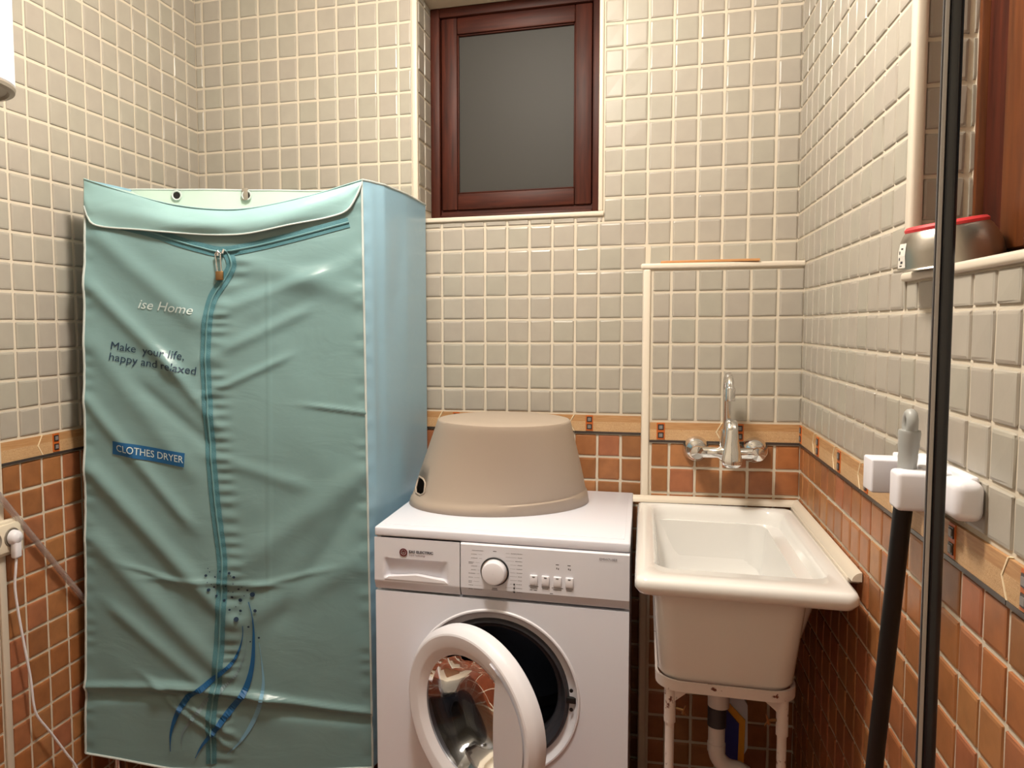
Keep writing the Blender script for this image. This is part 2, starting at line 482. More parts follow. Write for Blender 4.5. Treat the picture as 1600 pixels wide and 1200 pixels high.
class Tiler:
    """tiles laid on one wall; U runs to the right when one looks at the face"""
    def __init__(s, wall, O, U):
        s.wall, s.O, s.U = wall, Vector(O), Vector(U).normalized()
        s.N = Vector((s.U.y, -s.U.x, 0))
        s.rot = atan2(s.U.y, s.U.x)
        s.cells = []
    def w(s, u, z, d=0.0): return s.O + s.U * u + s.N * d + Vector((0, 0, z))
    def cell(s, u0, u1, z0, z1, kind):
        if u1 - u0 < 0.008 or z1 - z0 < 0.008: return
        s.cells.append((u0, u1, z0, z1, kind))
    def grid(s, us, zs, kind, holes=()):
        for a, b in zip(us[:-1], us[1:]):
            for c, d in zip(zs[:-1], zs[1:]):
                rs = [(a, b, c, d)]
                for h in holes:
                    out = []
                    for (a0, b0, c0, d0) in rs:
                        if a0 >= h[1] or b0 <= h[0] or c0 >= h[3] or d0 <= h[2]: out.append((a0, b0, c0, d0)); continue
                        if a0 < h[0]: out.append((a0, h[0], c0, d0))
                        if b0 > h[1]: out.append((h[1], b0, c0, d0))
                        m0, m1 = max(a0, h[0]), min(b0, h[1])
                        if c0 < h[2]: out.append((m0, m1, c0, h[2]))
                        if d0 > h[3]: out.append((m0, m1, h[3], d0))
                    rs = out
                for r in rs: s.cell(*r, kind)
    def build(s, limit=300, parent=None, depth=TT):
        parent = parent or s.wall
        scored = []
        for c in s.cells:
            u0, u1, z0, z1, kind = c
            p = px(s.w((u0 + u1) / 2, (z0 + z1) / 2))
            sc = 0
            if p and -12 < p[0] < 1612 and -12 < p[1] < 1212:
                sc = (u1 - u0) * (z1 - z0) / p[2] ** 2 * abs((s.w((u0 + u1) / 2, (z0 + z1) / 2) - CAM_P).normalized().dot(s.N))
                if any(inside(h, p[0], p[1]) for h in HIDERS): sc = 0
            scored.append((sc, c))
        scored.sort(key=lambda t: -t[0])
        n = 0
        for sc, (u0, u1, z0, z1, kind) in scored:
            if n >= limit or sc <= 0: break
            me = random.choice(GREY if kind == 'g' else ORANGE)
            o = bpy.data.objects.new('tile', me)
            COL.objects.link(o)
            o.parent = parent
            o.location = s.w(u0 + GAP / 2, z0 + GAP / 2)
            o.rotation_euler = (random.uniform(-.006, .006), random.uniform(-.004, .004), s.rot + random.uniform(-.006, .006))
            o.scale = (u1 - u0 - GAP, depth * random.uniform(.9, 1.15), z1 - z0 - GAP)
            n += 1
        rest = {'g': [], 'o': []}
        for sc, c in scored[n:]: rest[c[4]].append(c)
        for k, L in rest.items():
            if not L: continue
            V = []; F = []
            cr, sr = cos(s.rot), sin(s.rot)
            for (u0, u1, z0, z1, kind) in L:
                me = random.choice(GREY if k == 'g' else ORANGE)
                o0 = s.w(u0 + GAP / 2, z0 + GAP / 2); b = len(V)
                sx, sz = u1 - u0 - GAP, z1 - z0 - GAP
                for v in me.vertices:
                    x, y, z = v.co.x * sx, v.co.y * depth, v.co.z * sz
                    V.append((o0.x + x * cr - y * sr, o0.y + x * sr + y * cr, o0.z + z))
                F += [tuple(b + i for i in p.vertices) for p in me.polygons]
            me = bpy.data.meshes.new('tiles')
            me.from_pydata(V, [], F)
            me.materials.append(M['tile_grey'] if k == 'g' else M['tile_orange'])
            me.update()
            o = link('tiles', me, parent, 'stuff')
    def border(s, ua, ub, joint):
        """decorative border tiles, three cells long, with zigzag ends, an orange accent and two studs"""
        j = joint
        while j > ua: j -= 3 * P
        h = ZB - ZL
        def pt(u, z, d): return s.w(u, z, d)
        while j < ub:
            a, b = max(j, ua), min(j + 3 * P, ub)
            if b - a > 0.012:
                g = 0.0022
                L = [(a + g, ZL + g), (a + g, ZB - g * 1.6)] if j < ua - 1e-6 else [(a + g, ZL + g), (a - 0.014 + g, (ZL + ZB) / 2), (a + g, ZB - g * 1.6)]
                if j + 3 * P > ub + 1e-6: R = [(b - g, ZB - g * 1.6), (b - g, ZL + g)]
                else: R = [(b - g, ZB - g * 1.6), (b - 0.014 - g, (ZL + ZB) / 2), (b - g, ZL + g)]
                poly = L + R
                n = len(poly)
                V = [pt(u, z, 0.0005) for u, z in poly] + [pt(u, z, 0.0052) for u, z in poly]
                F = [tuple(range(n)), tuple(range(n, 2 * n))] + [(i, (i + 1) % n, n + (i + 1) % n, n + i) for i in range(n)]
                o = mesh_obj('border_tile', V, F, M['border'], s.wall)
                if j >= ua - 1e-6:
                    jl = [(a, ZL + .002), (a - .014, (ZL + ZB) / 2), (a, ZB - .002)]
                    V2 = [pt(u + e, z, d) for d in (.0005, .0060) for u, z in jl for e in (-.0015, .0015)]
                    mesh_obj('joint', V2, [(0, 1, 3, 2), (2, 3, 5, 4), (6, 7, 9, 8), (8, 9, 11, 10), (0, 2, 8, 6), (2, 4, 10, 8), (1, 3, 9, 7), (3, 5, 11, 9), (0, 1, 7, 6), (4, 5, 11, 10)], M['joint'], o)
                def part(name, u0, u1, z0, z1, d0, d1, mat):
                    u0, u1 = max(u0, a + .001), min(u1, b - .001)
                    if u1 - u0 < .001: return
                    V = [pt(u, z, d) for d in (d0, d1) for u, z in ((u0, z0), (u1, z0), (u1, z1), (u0, z1))]
                    mesh_obj(name, V, [(0, 1, 2, 3), (4, 5, 6, 7), (0, 1, 5, 4), (1, 2, 6, 5), (2, 3, 7, 6), (3, 0, 4, 7)], mat, o)
                part('liner', a, b, ZL - 0.0042, ZL + 0.0022, 0.0005, 0.0062, M['liner'])
                c = j + 0.66 * P
                part('accent', c - .0105, c + .0105, ZL + .004, ZB - .004, .005, .0068, M['accent'])
                for zc in (ZL + .016, ZB - .0155):
                    part('stud_frame', c - .0075, c + .0075, zc - .0075, zc + .0075, .0065, .0082, M['stud'])
                    part('stud', c - .0046, c + .0046, zc - .0046, zc + .0046, .008, .0096, M['stud_face'])
            j += 3 * P

def border_mat():
    t = NT('carved_ochre_border')
    t.set(Roughness=0.45)
    ge = t.n('ShaderNodeNewGeometry')
    mp = t.n('ShaderNodeMapping'); mp.inputs['Scale'].default_value = (4, 4, 60)
    t.l(ge.outputs['Position'], mp.inputs['Vector'])
    nz = t.n('ShaderNodeTexNoise', Scale=6.0, Detail=5.0)
    t.l(mp.outputs[0], nz.inputs['Vector'])
    cr = t.n('ShaderNodeValToRGB')
    cr.color_ramp.elements[0].position = .3; cr.color_ramp.elements[0].color = srgb(170, 124, 80)
    cr.color_ramp.elements[1].position = .7; cr.color_ramp.elements[1].color = srgb(192, 150, 104)
    t.l(nz.outputs['Fac'], cr.inputs[0])
    # swirly carved ornament in the lower half
    vo = t.n('ShaderNodeTexNoise', Scale=70.0, Detail=1.0, Distortion=3.5)
    t.l(ge.outputs['Position'], vo.inputs['Vector'])
    rg = t.n('ShaderNodeMath', operation='PINGPONG'); rg.inputs[1].default_value = 0.06
    t.l(vo.outputs['Fac'], rg.inputs[0])
    sp = t.n('ShaderNodeSeparateXYZ'); t.l(ge.outputs['Position'], sp.inputs[0])
    lt = t.n('ShaderNodeMath', operation='LESS_THAN'); lt.inputs[1].default_value = ZL + 0.031
    t.l(sp.outputs['Z'], lt.inputs[0])
    mu = t.n('ShaderNodeMath', operation='MULTIPLY')
    t.l(rg.outputs[0], mu.inputs[0]); t.l(lt.outputs[0], mu.inputs[1])
    m2 = t.n('ShaderNodeMath', operation='MULTIPLY'); m2.inputs[1].default_value = 14.0
    t.l(mu.outputs[0], m2.inputs[0])
    mx = t.n('ShaderNodeMix', data_type='RGBA'); mx.inputs[7].default_value = srgb(216, 184, 142)
    t.l(m2.outputs[0], mx.inputs[0]); t.l(cr.outputs[0], mx.inputs[6])
    t.l(mx.outputs[2], t.b.inputs['Base Color'])
    bp = t.n('ShaderNodeBump', Strength=0.9, Distance=0.004)
    t.l(mu.outputs[0], bp.inputs['Height']); t.l(bp.outputs[0], t.b.inputs['Normal'])
    return t.m
M['border'] = border_mat()

def zrows_grey(zmin=ZB, zmax=HC):
    r = [ZB]
    while r[-1] + PZ < zmax: r.append(r[-1] + PZ)
    r.append(zmax)
    return r
def zrows_orange(zmin=0.0):
    r = [ZL - 0.0045, ZO]
    while r[-1] - PZ > zmin: r.append(r[-1] - PZ)
    r.append(zmin)
    return r[::-1]
def ucols(start, lo, hi):
    a = start
    while a - P > lo + .004: a -= P
    r = [lo]
    while a < hi - .004:
        if a > lo + .004: r.append(a)
        a += P
    r.append(hi)
    return r

# back wall
tb = Tiler(wall_back, (0, 0, 0), (1, 0, 0))
cols = ucols(0.029, 0, XR)
TRW = 0.014
tb.grid(cols, zrows_grey(), 'g', holes=[(WX0 - TRW, WX1 + 0.011, WZ0 - 0.004, WZ1 + 0.012), (BX0 + .01, XR, 0, BTOP + .003)])
tb.grid([c for c in cols if c < BX0] + [BX0], zrows_orange(), 'o')
tb.border(0, BX0, 0.029 + 18 * P)
tb.build(300)
# window reveal (left side of the opening, and the right one)
tv = Tiler(wall_back, (WX0, 0, 0), (0, 1, 0))
tv.grid([0.016, 0.016 + P, WD - 0.001], [z for z in zrows_grey() if WZ0 + .01 < z < WZ1 - 0.01] + [WZ1], 'g')
tv.build(60, depth=0.003)
tv = Tiler(wall_back, (WX1, WD, 0), (0, -1, 0))
tv.grid([0.001, P, WD - 0.016], [z for z in zrows_grey() if WZ0 + .01 < z < WZ1 - 0.01] + [WZ1], 'g')
tv.build(0, depth=0.003)

# left wall: u runs from the room's front to the back corner
tl = Tiler(wall_left, (0, 0, 0), (0, 1, 0))
us = sorted({-(i + .8457) * P for i in range(0, 42) if (i + .8457) * P < -YF} | {0.0, YF})
SK = [(-0.869, -0.847, 0, HC)]   # upright trim strip
tl.grid(us, zrows_grey(), 'g', holes=SK)
tl.grid(us, zrows_orange(), 'o', holes=SK)
tl.border(YF, 0, -(10 + .8457) * P)
tl.build(300)

# right wall
tr = Tiler(wall_right, (XR, 0, 0), (0, -1, 0))
us = sorted({(k + 3.32) * P for k in range(-3, 45) if (k + 3.32) * P < -YF} | {0.0, -YF})
tr.grid(us, zrows_grey(), 'g', holes=[(-RY0 - 0.002, -RY1 + .02, RZ0 - .006, RZ1 + .012), (0, -box_y(XR), 0, BTOP + .003)])
tr.grid(us, zrows_orange(), 'o', holes=[(0, -box_y(XR), 0, 2)])
tr.border(-box_y(XR), -YF, (1 + 3.32) * P)
tr.build(300)
tv = Tiler(wall_right, (XR, RY0, 0), (1, 0, 0))
tv.grid([0.012, 0.0735, RD], [RZ0 + .006] + [z for z in zrows_grey() if RZ0 + .02 < z < RZ1] + [RZ1], 'g')
tv.build(60, depth=0.003)

# casing face
tc_ = Tiler(wall_casing, (BX0, BY0, 0), (cos(BA), sin(BA), 0))
LW = (XR - BX0) / cos(BA)
us = [0.018] + [P * i for i in range(1, 6)] + [LW]
rows = [Z0 - k * PZ for k in range(18, 12, -1)] + [BTOP - 0.014]
tc_.grid(us, rows, 'g')
tc_.grid(us, zrows_orange(), 'o')
tc_.border(0.014, LW, 3 * P)
tc_.build(200)

# floor tiles
FT = 0.32
x = 0.05
flo = []
while x < XR:
    y = -0.02
    while y > YF:
        y0 = max(y - FT, YF)
        o = bpy.data.objects.new('tile', random.choice(FLOORT))
        COL.objects.link(o); o.parent = floor
        x1 = min(x + FT, XR)
        o.location = (x + .003, y0 + .003, -0.006)
        o.rotation_euler = (pi / 2, 0, 0)
        o.rotation_euler = (-pi / 2, 0, 0)
        o.location.y = y - .003
        o.location.y = y0 + .003
        # unit tile lies in local XZ with its face towards -Y: lay it down face up
        o.rotation_euler = (-pi / 2, 0, 0)
        o.location = (x + .003, y0 + .003, -0.006)
        o.scale = (x1 - x - .006, 0.006, (y - y0 - .006))
        y -= FT
    x += FT

# ------------------------------------------------------------------ trims
def quarter(name, p0, p1, n1, n2, r, mat=None, ext=0.0, seg=5):
    """quarter-round strip from p0 to p1; n1 and n2 are the two directions the profile spans from the corner line"""
    p0, p1, n1, n2 = Vector(p0), Vector(p1), Vector(n1), Vector(n2)
    prof = [Vector((0, 0, 0))] + [n1 * (r * cos(a * pi / 2 / seg)) + n2 * (r * sin(a * pi / 2 / seg)) for a in range(seg + 1)]
    V = [p0 + q for q in prof] + [p1 + q for q in prof]
    n = len(prof)
    F = [tuple(range(n)), tuple(range(n, 2 * n))] + [(i, (i + 1) % n, n + (i + 1) % n, n + i) for i in range(n)]
    o = mesh_obj(name, V, F, mat or M['trim'], smooth=True, kind='structure')
    o.data.set_sharp_from_angle(angle=radians(40))
    return o
X, Y, Z = Vector((1, 0, 0)), Vector((0, 1, 0)), Vector((0, 0, 1))
def bullnose(name, b, bev):
    return box(name, b, M['trim'], bev=bev, kind='structure', seg=3)
bullnose('trim_1', (WX0 - TRW, WX0 + 0.004, -0.007, 0.014, WZ0, WZ1 + .01), 0.005)
bullnose('trim_2', (WX0 - TRW, WX1 + 0.013, -0.009, WD, WZ0 - 0.004, WZ0 + 0.010), 0.004)
bullnose('trim_3', (WX1 - 0.003, WX1 + 0.010, -0.007, 0.014, WZ0 + .010, WZ1 + .01), 0.004)
bullnose('trim_4', (WX0 - TRW, WX1 + 0.010, -0.007, 0.014, WZ1 - 0.002, WZ1 + .012), 0.004)
bullnose('trim_5', (XR - 0.006, XR + 0.013, RY0 - 0.014, RY0 + 0.012, RZ0 + .008, RZ1 + .01), 0.006)
bullnose('trim_6', (XR - 0.010, XR + RD, RY1, RY0 + 0.008, RZ0 - 0.006, RZ0 + 0.008), 0.005)
bullnose('trim_15', (XR + RD - .005, XR + RD + .001, RY0 - 0.003, RY0 + 0.004, RZ0 + .008, RZ1), 0.001)
bullnose('trim_7', (XR - 0.006, XR + 0.013, RY1 - 0.02, RY0 + 0.012, RZ1 - 0.002, RZ1 + .010), 0.004)
# casing top edge and left edge
mt = Matrix.Translation((BX0, BY0, 0)) @ Matrix.Rotation(BA, 4, 'Z')
box('trim_8', (-0.012, LW, -0.008, 0.012, BTOP - 0.012, BTOP + 0.003), M['trim'], bev=0.005, kind='structure', mat4=mt, seg=3)
box('trim_9', (-0.006, 0.014, -0.007, 0.02, 0.0, BTOP - 0.012), M['trim'], bev=0.005, kind='structure', mat4=mt, seg=3)
# ledge on top of the casing
bm = bmesh.new()
c = [(BX0 - .005, box_y(BX0) + .01), (XR, box_y(XR) + .01), (XR, -.002), (BX0 - .005, -.002)]
vs = [bm.verts.new((x, y, z)) for z in (BTOP - 0.002, BTOP + 0.002) for x, y in c]
for f in ((0, 1, 2, 3), (4, 5, 6, 7), (0, 1, 5, 4), (1, 2, 6, 5), (2, 3, 7, 6), (3, 0, 4, 7)): bm.faces.new([vs[i] for i in f])
from_bm('trim_10', bm, M['trim'], kind='structure')
# upright strip on left wall
box('trim_11', (0, 0.007, -0.868, -0.848, 0, HC), M['trim'], bev=0.003, kind='structure')

# ------------------------------------------------------------------ windows
def frame_rect(name, b, wdt, mat, mat_h, parent, bev=0.003):
    """four rails: two stiles and two rails in a rectangle; b = (x0,x1,y0,y1,z0,z1) facing -y"""
    x0, x1, y0, y1, z0, z1 = b
    bm = bmesh.new()
    add_box(bm, x0, x0 + wdt, y0, y1, z0, z1, bev=bev)
    add_box(bm, x1 - wdt, x1, y0, y1, z0, z1, bev=bev)
    o = from_bm(name + '_stile', bm, mat, parent, auto=35)
    bm = bmesh.new()
    add_box(bm, x0 + wdt, x1 - wdt, y0 + .0006, y1, z0, z0 + wdt, bev=bev)
    add_box(bm, x0 + wdt, x1 - wdt, y0 + .0006, y1, z1 - wdt, z1, bev=bev)
    o2 = from_bm(name + '_rail', bm, mat_h, parent, auto=35)
    return o, o2
win = bpy.data.objects.new('window_1', None); COL.objects.link(win)
win.location = (WX0, WD, WZ0); win['kind'] = 'structure'
fy = WD
fx1 = WX1 - 0.001
frame_rect('frame', (WX0 + .001, fx1, fy, fy + .05, WZ0 + .012, WZ1), 0.030, M['wood_dark'], M['wood_horizontal'], win)
frame_rect('sash', (WX0 + .034, fx1 - .033, fy + .012, fy + .05, WZ0 + .058, WZ1 - .030), 0.052, M['wood_dark'], M['wood_horizontal'], win, bev=0.004)
frame_rect('bead', (WX0 + .085, fx1 - .084, fy + .020, fy + .034, WZ0 + .1105, WZ1 - .081), 0.005, M['wood_dark'], M['wood_horizontal'], win, bev=0.003)
box('sill_rail', (WX0 + .03, fx1 - .03, fy + .022, fy + .05, WZ0 + .04, WZ0 + .060), M['wood_horizontal'], win)
box('glass_pane', (WX0 + .088, fx1 - .087, fy + .030, fy + .035, WZ0 + .114, WZ1 - .084), M['frosted'], win)
box('night_backing', (WX0 + .002, fx1, fy + .07, fy + .09, WZ0 + .01, WZ1), simple('dark_night_backing', srgb(40, 38, 36), 0.7), win)  # dark sheet added behind the glass to stand for the night outside
settle(win)

win2 = bpy.data.objects.new('window_2', None); COL.objects.link(win2)
win2.location = (XR + RD, RY1, RZ0); win2['kind'] = 'structure'
m4 = Matrix.Translation((XR + RD, RY0, 0)) @ Matrix.Rotation(-pi / 2, 4, 'Z')
def wbox(name, b, mat, bev=.003): return box(name, b, mat, win2, bev=bev, mat4=m4)
WW = RY0 - RY1
# local x runs towards the camera, local y into the wall
wbox('frame_stile', (0.0, 0.012, -0.004, 0.05, RZ0 + .008, RZ1), M['wood_brown'])
wbox('frame_stile', (0.012, 0.085, 0.006, 0.05, RZ0 + .008, RZ1), M['wood_dark'])
wbox('frame_stile', (WW - 0.05, WW, 0.0, 0.05, RZ0 + .008, RZ1), M['wood_dark'])
wbox('frame_rail', (0.012, WW, 0.004, 0.05, RZ0 + .008, RZ0 + .04), M['wood_dark'])
wbox('frame_rail', (0.012, WW, 0.004, 0.05, RZ1 - .05, RZ1), M['wood_dark'])
wbox('sash_stile', (0.092, 0.165, -0.002, 0.04, RZ0 + .03, RZ1 - .05), M['wood_brown'], .004)
wbox('sash_stile', (WW - .12, WW - .05, -0.002, 0.04, RZ0 + .03, RZ1 - .05), M['wood_brown'], .004)
wbox('sash_rail', (0.165, WW - .12, -0.0015, 0.04, RZ0 + .03, RZ0 + .10), M['wood_brown'], .004)
wbox('sash_rail', (0.165, WW - .12, -0.0015, 0.04, RZ1 - .12, RZ1 - .05), M['wood_brown'], .004)
wbox('glass_pane', (0.160, WW - .115, 0.014, 0.02, RZ0 + .09, RZ1 - .11), M['frosted'], 0)
wbox('night_backing', (0.0, WW, 0.07, 0.08, RZ0, RZ1), bpy.data.materials['dark_night_backing'], 0)  # same added dark sheet for the night, behind this pane
settle(win2)

# ------------------------------------------------------------------ text helper
def text_verts(body, size, bold=0.0, shear=0.0, spacing=1.0):
    cu = bpy.data.curves.new('t', 'FONT')
    cu.body = body; cu.size = size; cu.offset = bold; cu.shear = shear; cu.space_character = spacing
    cu.resolution_u = 3
    o = bpy.data.objects.new('t', cu); COL.objects.link(o)
    dg = bpy.context.evaluated_depsgraph_get(); dg.update()
    me = bpy.data.meshes.new_from_object(o.evaluated_get(dg))
    V = [tuple(v.co) for v in me.vertices]; F = [tuple(p.vertices) for p in me.polygons]
    bpy.data.objects.remove(o); bpy.data.curves.remove(cu); bpy.data.meshes.remove(me)
    return V, F

# ------------------------------------------------------------------ clothes dryer (fabric cover on a frame)
LT, LB = Vector((.095, -.651, 1.7)), Vector((.020, -.632, .225))
RT, RB = Vector((.735, -.431, 1.7)), Vector((.745, -.428, .17))
def interp(pts, s):
    if s <= pts[0][0]: return pts[0][1]
    for (a, b), (c, d) in zip(pts[:-1], pts[1:]):
        if s <= c:
            t = (s - a) / (c - a); t2 = t
            return b + (d - b) * t2
    return pts[-1][1]
def smooth_curve(pts, n=60):
    """densify with Catmull-Rom (function of the first coordinate)"""
    out = []
    q = [pts[0]] + list(pts) + [pts[-1]]
    for i in range(1, len(q) - 2):
        for k in range(8):
            t = k / 8
            r = []
            for d in range(len(pts[0])):
                p0, p1, p2, p3 = q[i - 1][d], q[i][d], q[i + 1][d], q[i + 2][d]
                r.append(.5 * (2 * p1 + (p2 - p0) * t + (2 * p0 - 5 * p1 + 4 * p2 - p3) * t * t + (3 * p1 - p0 - 3 * p2 + p3) * t ** 3))
            out.append(tuple(r))
    out.append(tuple(pts[-1]))
    return out
TOP = smooth_curve([(0, 1.7), (.153, 1.667), (.313, 1.639), (.473, 1.627), (.612, 1.632), (.799, 1.66), (.94, 1.689), (1, 1.702)])
FLAP = smooth_curve([(0.0, 1.635), (.02, 1.599), (.062, 1.585), (.181, 1.578), (.309, 1.570), (.472, 1.564), (.594, 1.568), (.742, 1.590), (.874, 1.609), (.945, 1.627), (.981, 1.663), (1.0, 1.694)])
HEM = [(0, .222), (.108, .207), (.294, .178), (.6, .172), (1, .170)]
VZIP = smooth_curve([(.500, 1.527), (.511, 1.519), (.523, 1.49), (.497, 1.454), (.453, 1.406), (.433, 1.334), (.428, 1.243), (.434, 1.152), (.441, 1.059), (.459, .89), (.481, .75), (.483, .693), (.475, .573), (.459, .408), (.442, .35), (.438, .19)])
HZIP = smooth_curve([(.13, 1.590), (.232, 1.573), (.335, 1.549), (.412, 1.534), (.485, 1.524), (.576, 1.533), (.75, 1.561), (.95, 1.598)])
VZs = sorted([(z, s) for s, z in VZIP])
def edge(T_, B_, z):
    a = (z - B_.z) / (T_.z - B_.z)
    return B_ + (T_ - B_) * a
NRM = Vector(((RT - LT).y, -(RT - LT).x, 0)).normalized()
def seg_fold(s, z, a, b, width, amp):
    """a soft ridge along the segment a-b; s is scaled to metres"""
    px_, pz_ = s * .68, z
    ax, az, bx, bz = a[0] * .68, a[1], b[0] * .68, b[1]
    dx, dz = bx - ax, bz - az
    L = hypot(dx, dz)
    t = ((px_ - ax) * dx + (pz_ - az) * dz) / (L * L)
    d = abs((px_ - ax) * dz - (pz_ - az) * dx) / L
    end = 1.0
    if t < 0: end = exp(-((t * L) / .05) ** 2)
    elif t > 1: end = exp(-(((t - 1) * L) / .05) ** 2)
    return amp * exp(-(d / width) ** 2) * end
FOLDS = [((.02, 1.44), (.30, 1.24), .022, .007), ((.30, 1.24), (.43, 1.12), .018, .005), ((.02, 1.30), (.36, .98), .03, .004),
         ((.02, 1.14), (.34, .86), .02, .006), ((.03, .97), (.46, .62), .026, .009), ((.05, .78), (.46, .46), .03, .008), ((.12, .60), (.40, .42), .02, .005),
         ((.05, 1.56), (.38, 1.36), .03, .006), ((.50, 1.38), (.80, 1.46), .02, .005), ((.47, 1.27), (.74, 1.36), .018, .004), ((.47, 1.18), (.66, 1.24), .012, .004),
         ((.98, 1.50), (.62, 1.38), .03, .004), ((.50, .70), (.97, .95), .04, .005), ((.50, .56), (.95, .72), .04, .005), ((.55, 1.50), (.96, 1.42), .035, .005),
         ((.0, .405), (.32, .405), .010, .007), ((.32, .405), (.62, .372), .010, .008), ((.62, .372), (1.0, .318), .010, .007),
         ((.0, .375), (.32, .375), .016, -.006), ((.32, .37), (.98, .300), .018, -.006), ((.27, .40), (.46, .30), .010, .007), ((.30, .36), (.45, .27), .008, .006),
         ((.28, .690), (.62, .672), .008, .004), ((.62, .672), (.80, .700), .008, .003), ((.20, .715), (.30, .690), .006, .004),
         ((.655, 1.42), (.648, .70), .004, .0016), ((.40, 1.06), (.24, 1.16), .02, -.004), ((.96, .88), (.70, .60), .03, -.004),
         ((.85, 1.13), (1.0, 1.115), .006, .004), ((.48, 1.00), (.72, .94), .02, .003)]
def gather(s, z, s0, w, amp, f):
    d = abs(s - s0) * .68
    if d > w * 3: return 0
    ph = noise.noise(Vector((z * 9, s0 * 5, 0))) * 7
    return amp * sin(z * f + ph) * exp(-(d / w) ** 2)
def disp(s, z):
    v = .008 * sin(pi * min(max(s, 0), 1)) * (1 + .5 * sin(z * 3.0))
    for a, b, w_, am in FOLDS: v += 1.5 * seg_fold(s, z, a, b, w_ * .85, am)
    v += .0060 * noise.noise(Vector((s * 2.6 + z * 1.2, z * 2.2, 3.1)))
    v += .0022 * noise.noise(Vector((s * 9 + z * 4, z * 10, 7.7)))
    v += gather(s, z, .012, .012, .0013, 150) + gather(s, z, .985, .014, .0014, 120)
    if z < 1.525:
        sz = interp(VZs, z)
        v += gather(s, z, sz + .04, .022, .0022, 210)
        v -= .004 * exp(-((s - sz) * .68 / .03) ** 2)
    zt = interp(HZIP, s)
    v -= .004 * exp(-((z - zt) / .03) ** 2)
    return v
def S(s, z, off=0.0):
    p = edge(LT, LB, z) * (1 - s) + edge(RT, RB, z) * s
    return p + NRM * (disp(s, z) + off)

dry = thing('clothes_dryer', 'tall teal fabric clothes dryer with blue lettering and zip, left of the washing machine', 'clothes dryer', (.42, -.36, 0))
def grid_obj(name, fn, nu, nv, mat, parent, u0=0, u1=1):
    V = []; F = []
    for j in range(nv + 1):
        for i in range(nu + 1):
            V.append(fn(u0 + (u1 - u0) * i / nu, j / nv))
    for j in range(nv):
        for i in range(nu):
            a = j * (nu + 1) + i
            F.append((a, a + 1, a + nu + 2, a + nu + 1))
    return mesh_obj(name, V, F, mat, parent, smooth=True)
def front_fn(s, t):
    z0, z1 = interp(HEM, s), interp(TOP, s)
    return S(s, z0 + (z1 - z0) * t)
grid_obj('front_panel', front_fn, 130, 260, M['teal'], dry)
# flap (valance) over the top of the zip
def flap_fn(s, t):
    zt, zb = interp(TOP, s), interp(FLAP, s)
    z = zt + (zb - zt) * t
    b = .006 + .016 * sin(pi * min(1, t * .8)) * sin(pi * s) ** .5 + .004 * sin(s * 17 + t * 3) * t
    b += .004 * noise.noise(Vector((s * 5, t * 2.5, 1.3)))
    return S(s, z, b)
grid_obj('top_flap', flap_fn, 110, 14, M['teal_flap'], dry)
fp = [flap_fn(k / 90, 1.0) for k in range(91)]
tube('piping', [p + NRM * .001 for p in fp], .0024, M['piping'], dry, n=7)
# rear strip with eyelets standing behind the top edge
SA, SB = Vector((.101, -.503, 1.700)), Vector((.654, -.315, 1.700))
SN = Vector(((SB - SA).y, -(SB - SA).x, 0)).normalized()
def strip_fn(s, t):
    p = SA.lerp(SB, s)
    return Vector((p.x, p.y, 1.70 - .13 * t)) + SN * (.002 * sin(s * 21) + .004 * sin(s * 6))
grid_obj('rear_strip', strip_fn, 40, 4, M['mint'], dry)
tube('piping', [strip_fn(k / 30, 0) for k in range(31)], .0024, M['piping'], dry, n=7)
for ex, ey, ez in ((.226, -.461, 1.684), (.398, -.402, 1.685)):
    c0 = Vector((ex, ey, ez)) + SN * .005
    bm = bmesh.new()
    add_tube(bm, [c0 + SN * .001 + (SA - SB).normalized() * cos(a / 16 * 2 * pi) * .0115 + Z * sin(a / 16 * 2 * pi) * .0115 for a in range(16)], .0025, 6, closed=True)
    ey_o = from_bm('eyelet', bm, M['piping'], dry, auto=60)
    bm = bmesh.new()
    ring = [bm.verts.new(c0 + (SA - SB).normalized() * cos(a / 16 * 2 * pi) * .0105 + Z * sin(a / 16 * 2 * pi) * .0105) for a in range(16)]
    bm.faces.new(ring)
    from_bm('eyelet_hole', bm, M['black'], ey_o)
box('hook', (.388, .404, -.412, -.404, 1.672, 1.704), M['lamp_base'], dry, bev=.002)
# right side
SR = [Vector((.735, -.431, 1.702)), Vector((.769, -.358, 1.700)), Vector((.787, -.22, 1.698)), Vector((.792, -.049, 1.694))]
def side_fn(s, t):
    k = s * 3; i = min(2, int(k)); f = k - i
    top = SR[i].lerp(SR[i + 1], f)
    if i == 0: pass
    bot = Vector((.745 + .047 * s, -.428 + .38 * s, .17))
    p = bot.lerp(top, t ** .9 if t > 0 else 0)
    mid = 4 * t * (1 - t)
    p.x += -.006 * mid * sin(pi * s) + .004 * noise.noise(Vector((s * 5, t * 5, 9.0))) * sin(pi * min(1, s * 1.2 + .0))
    p.x += .003 * exp(-((s - .12) / .07) ** 2) + .0016 * sin(t * 170) * exp(-(s / .07) ** 2)
    p.x = min(p.x, .795)
    p.z = .17 + (top.z - .17) * t
    return p
grid_obj('side_panel', side_fn, 40, 140, M['teal_side'], dry)
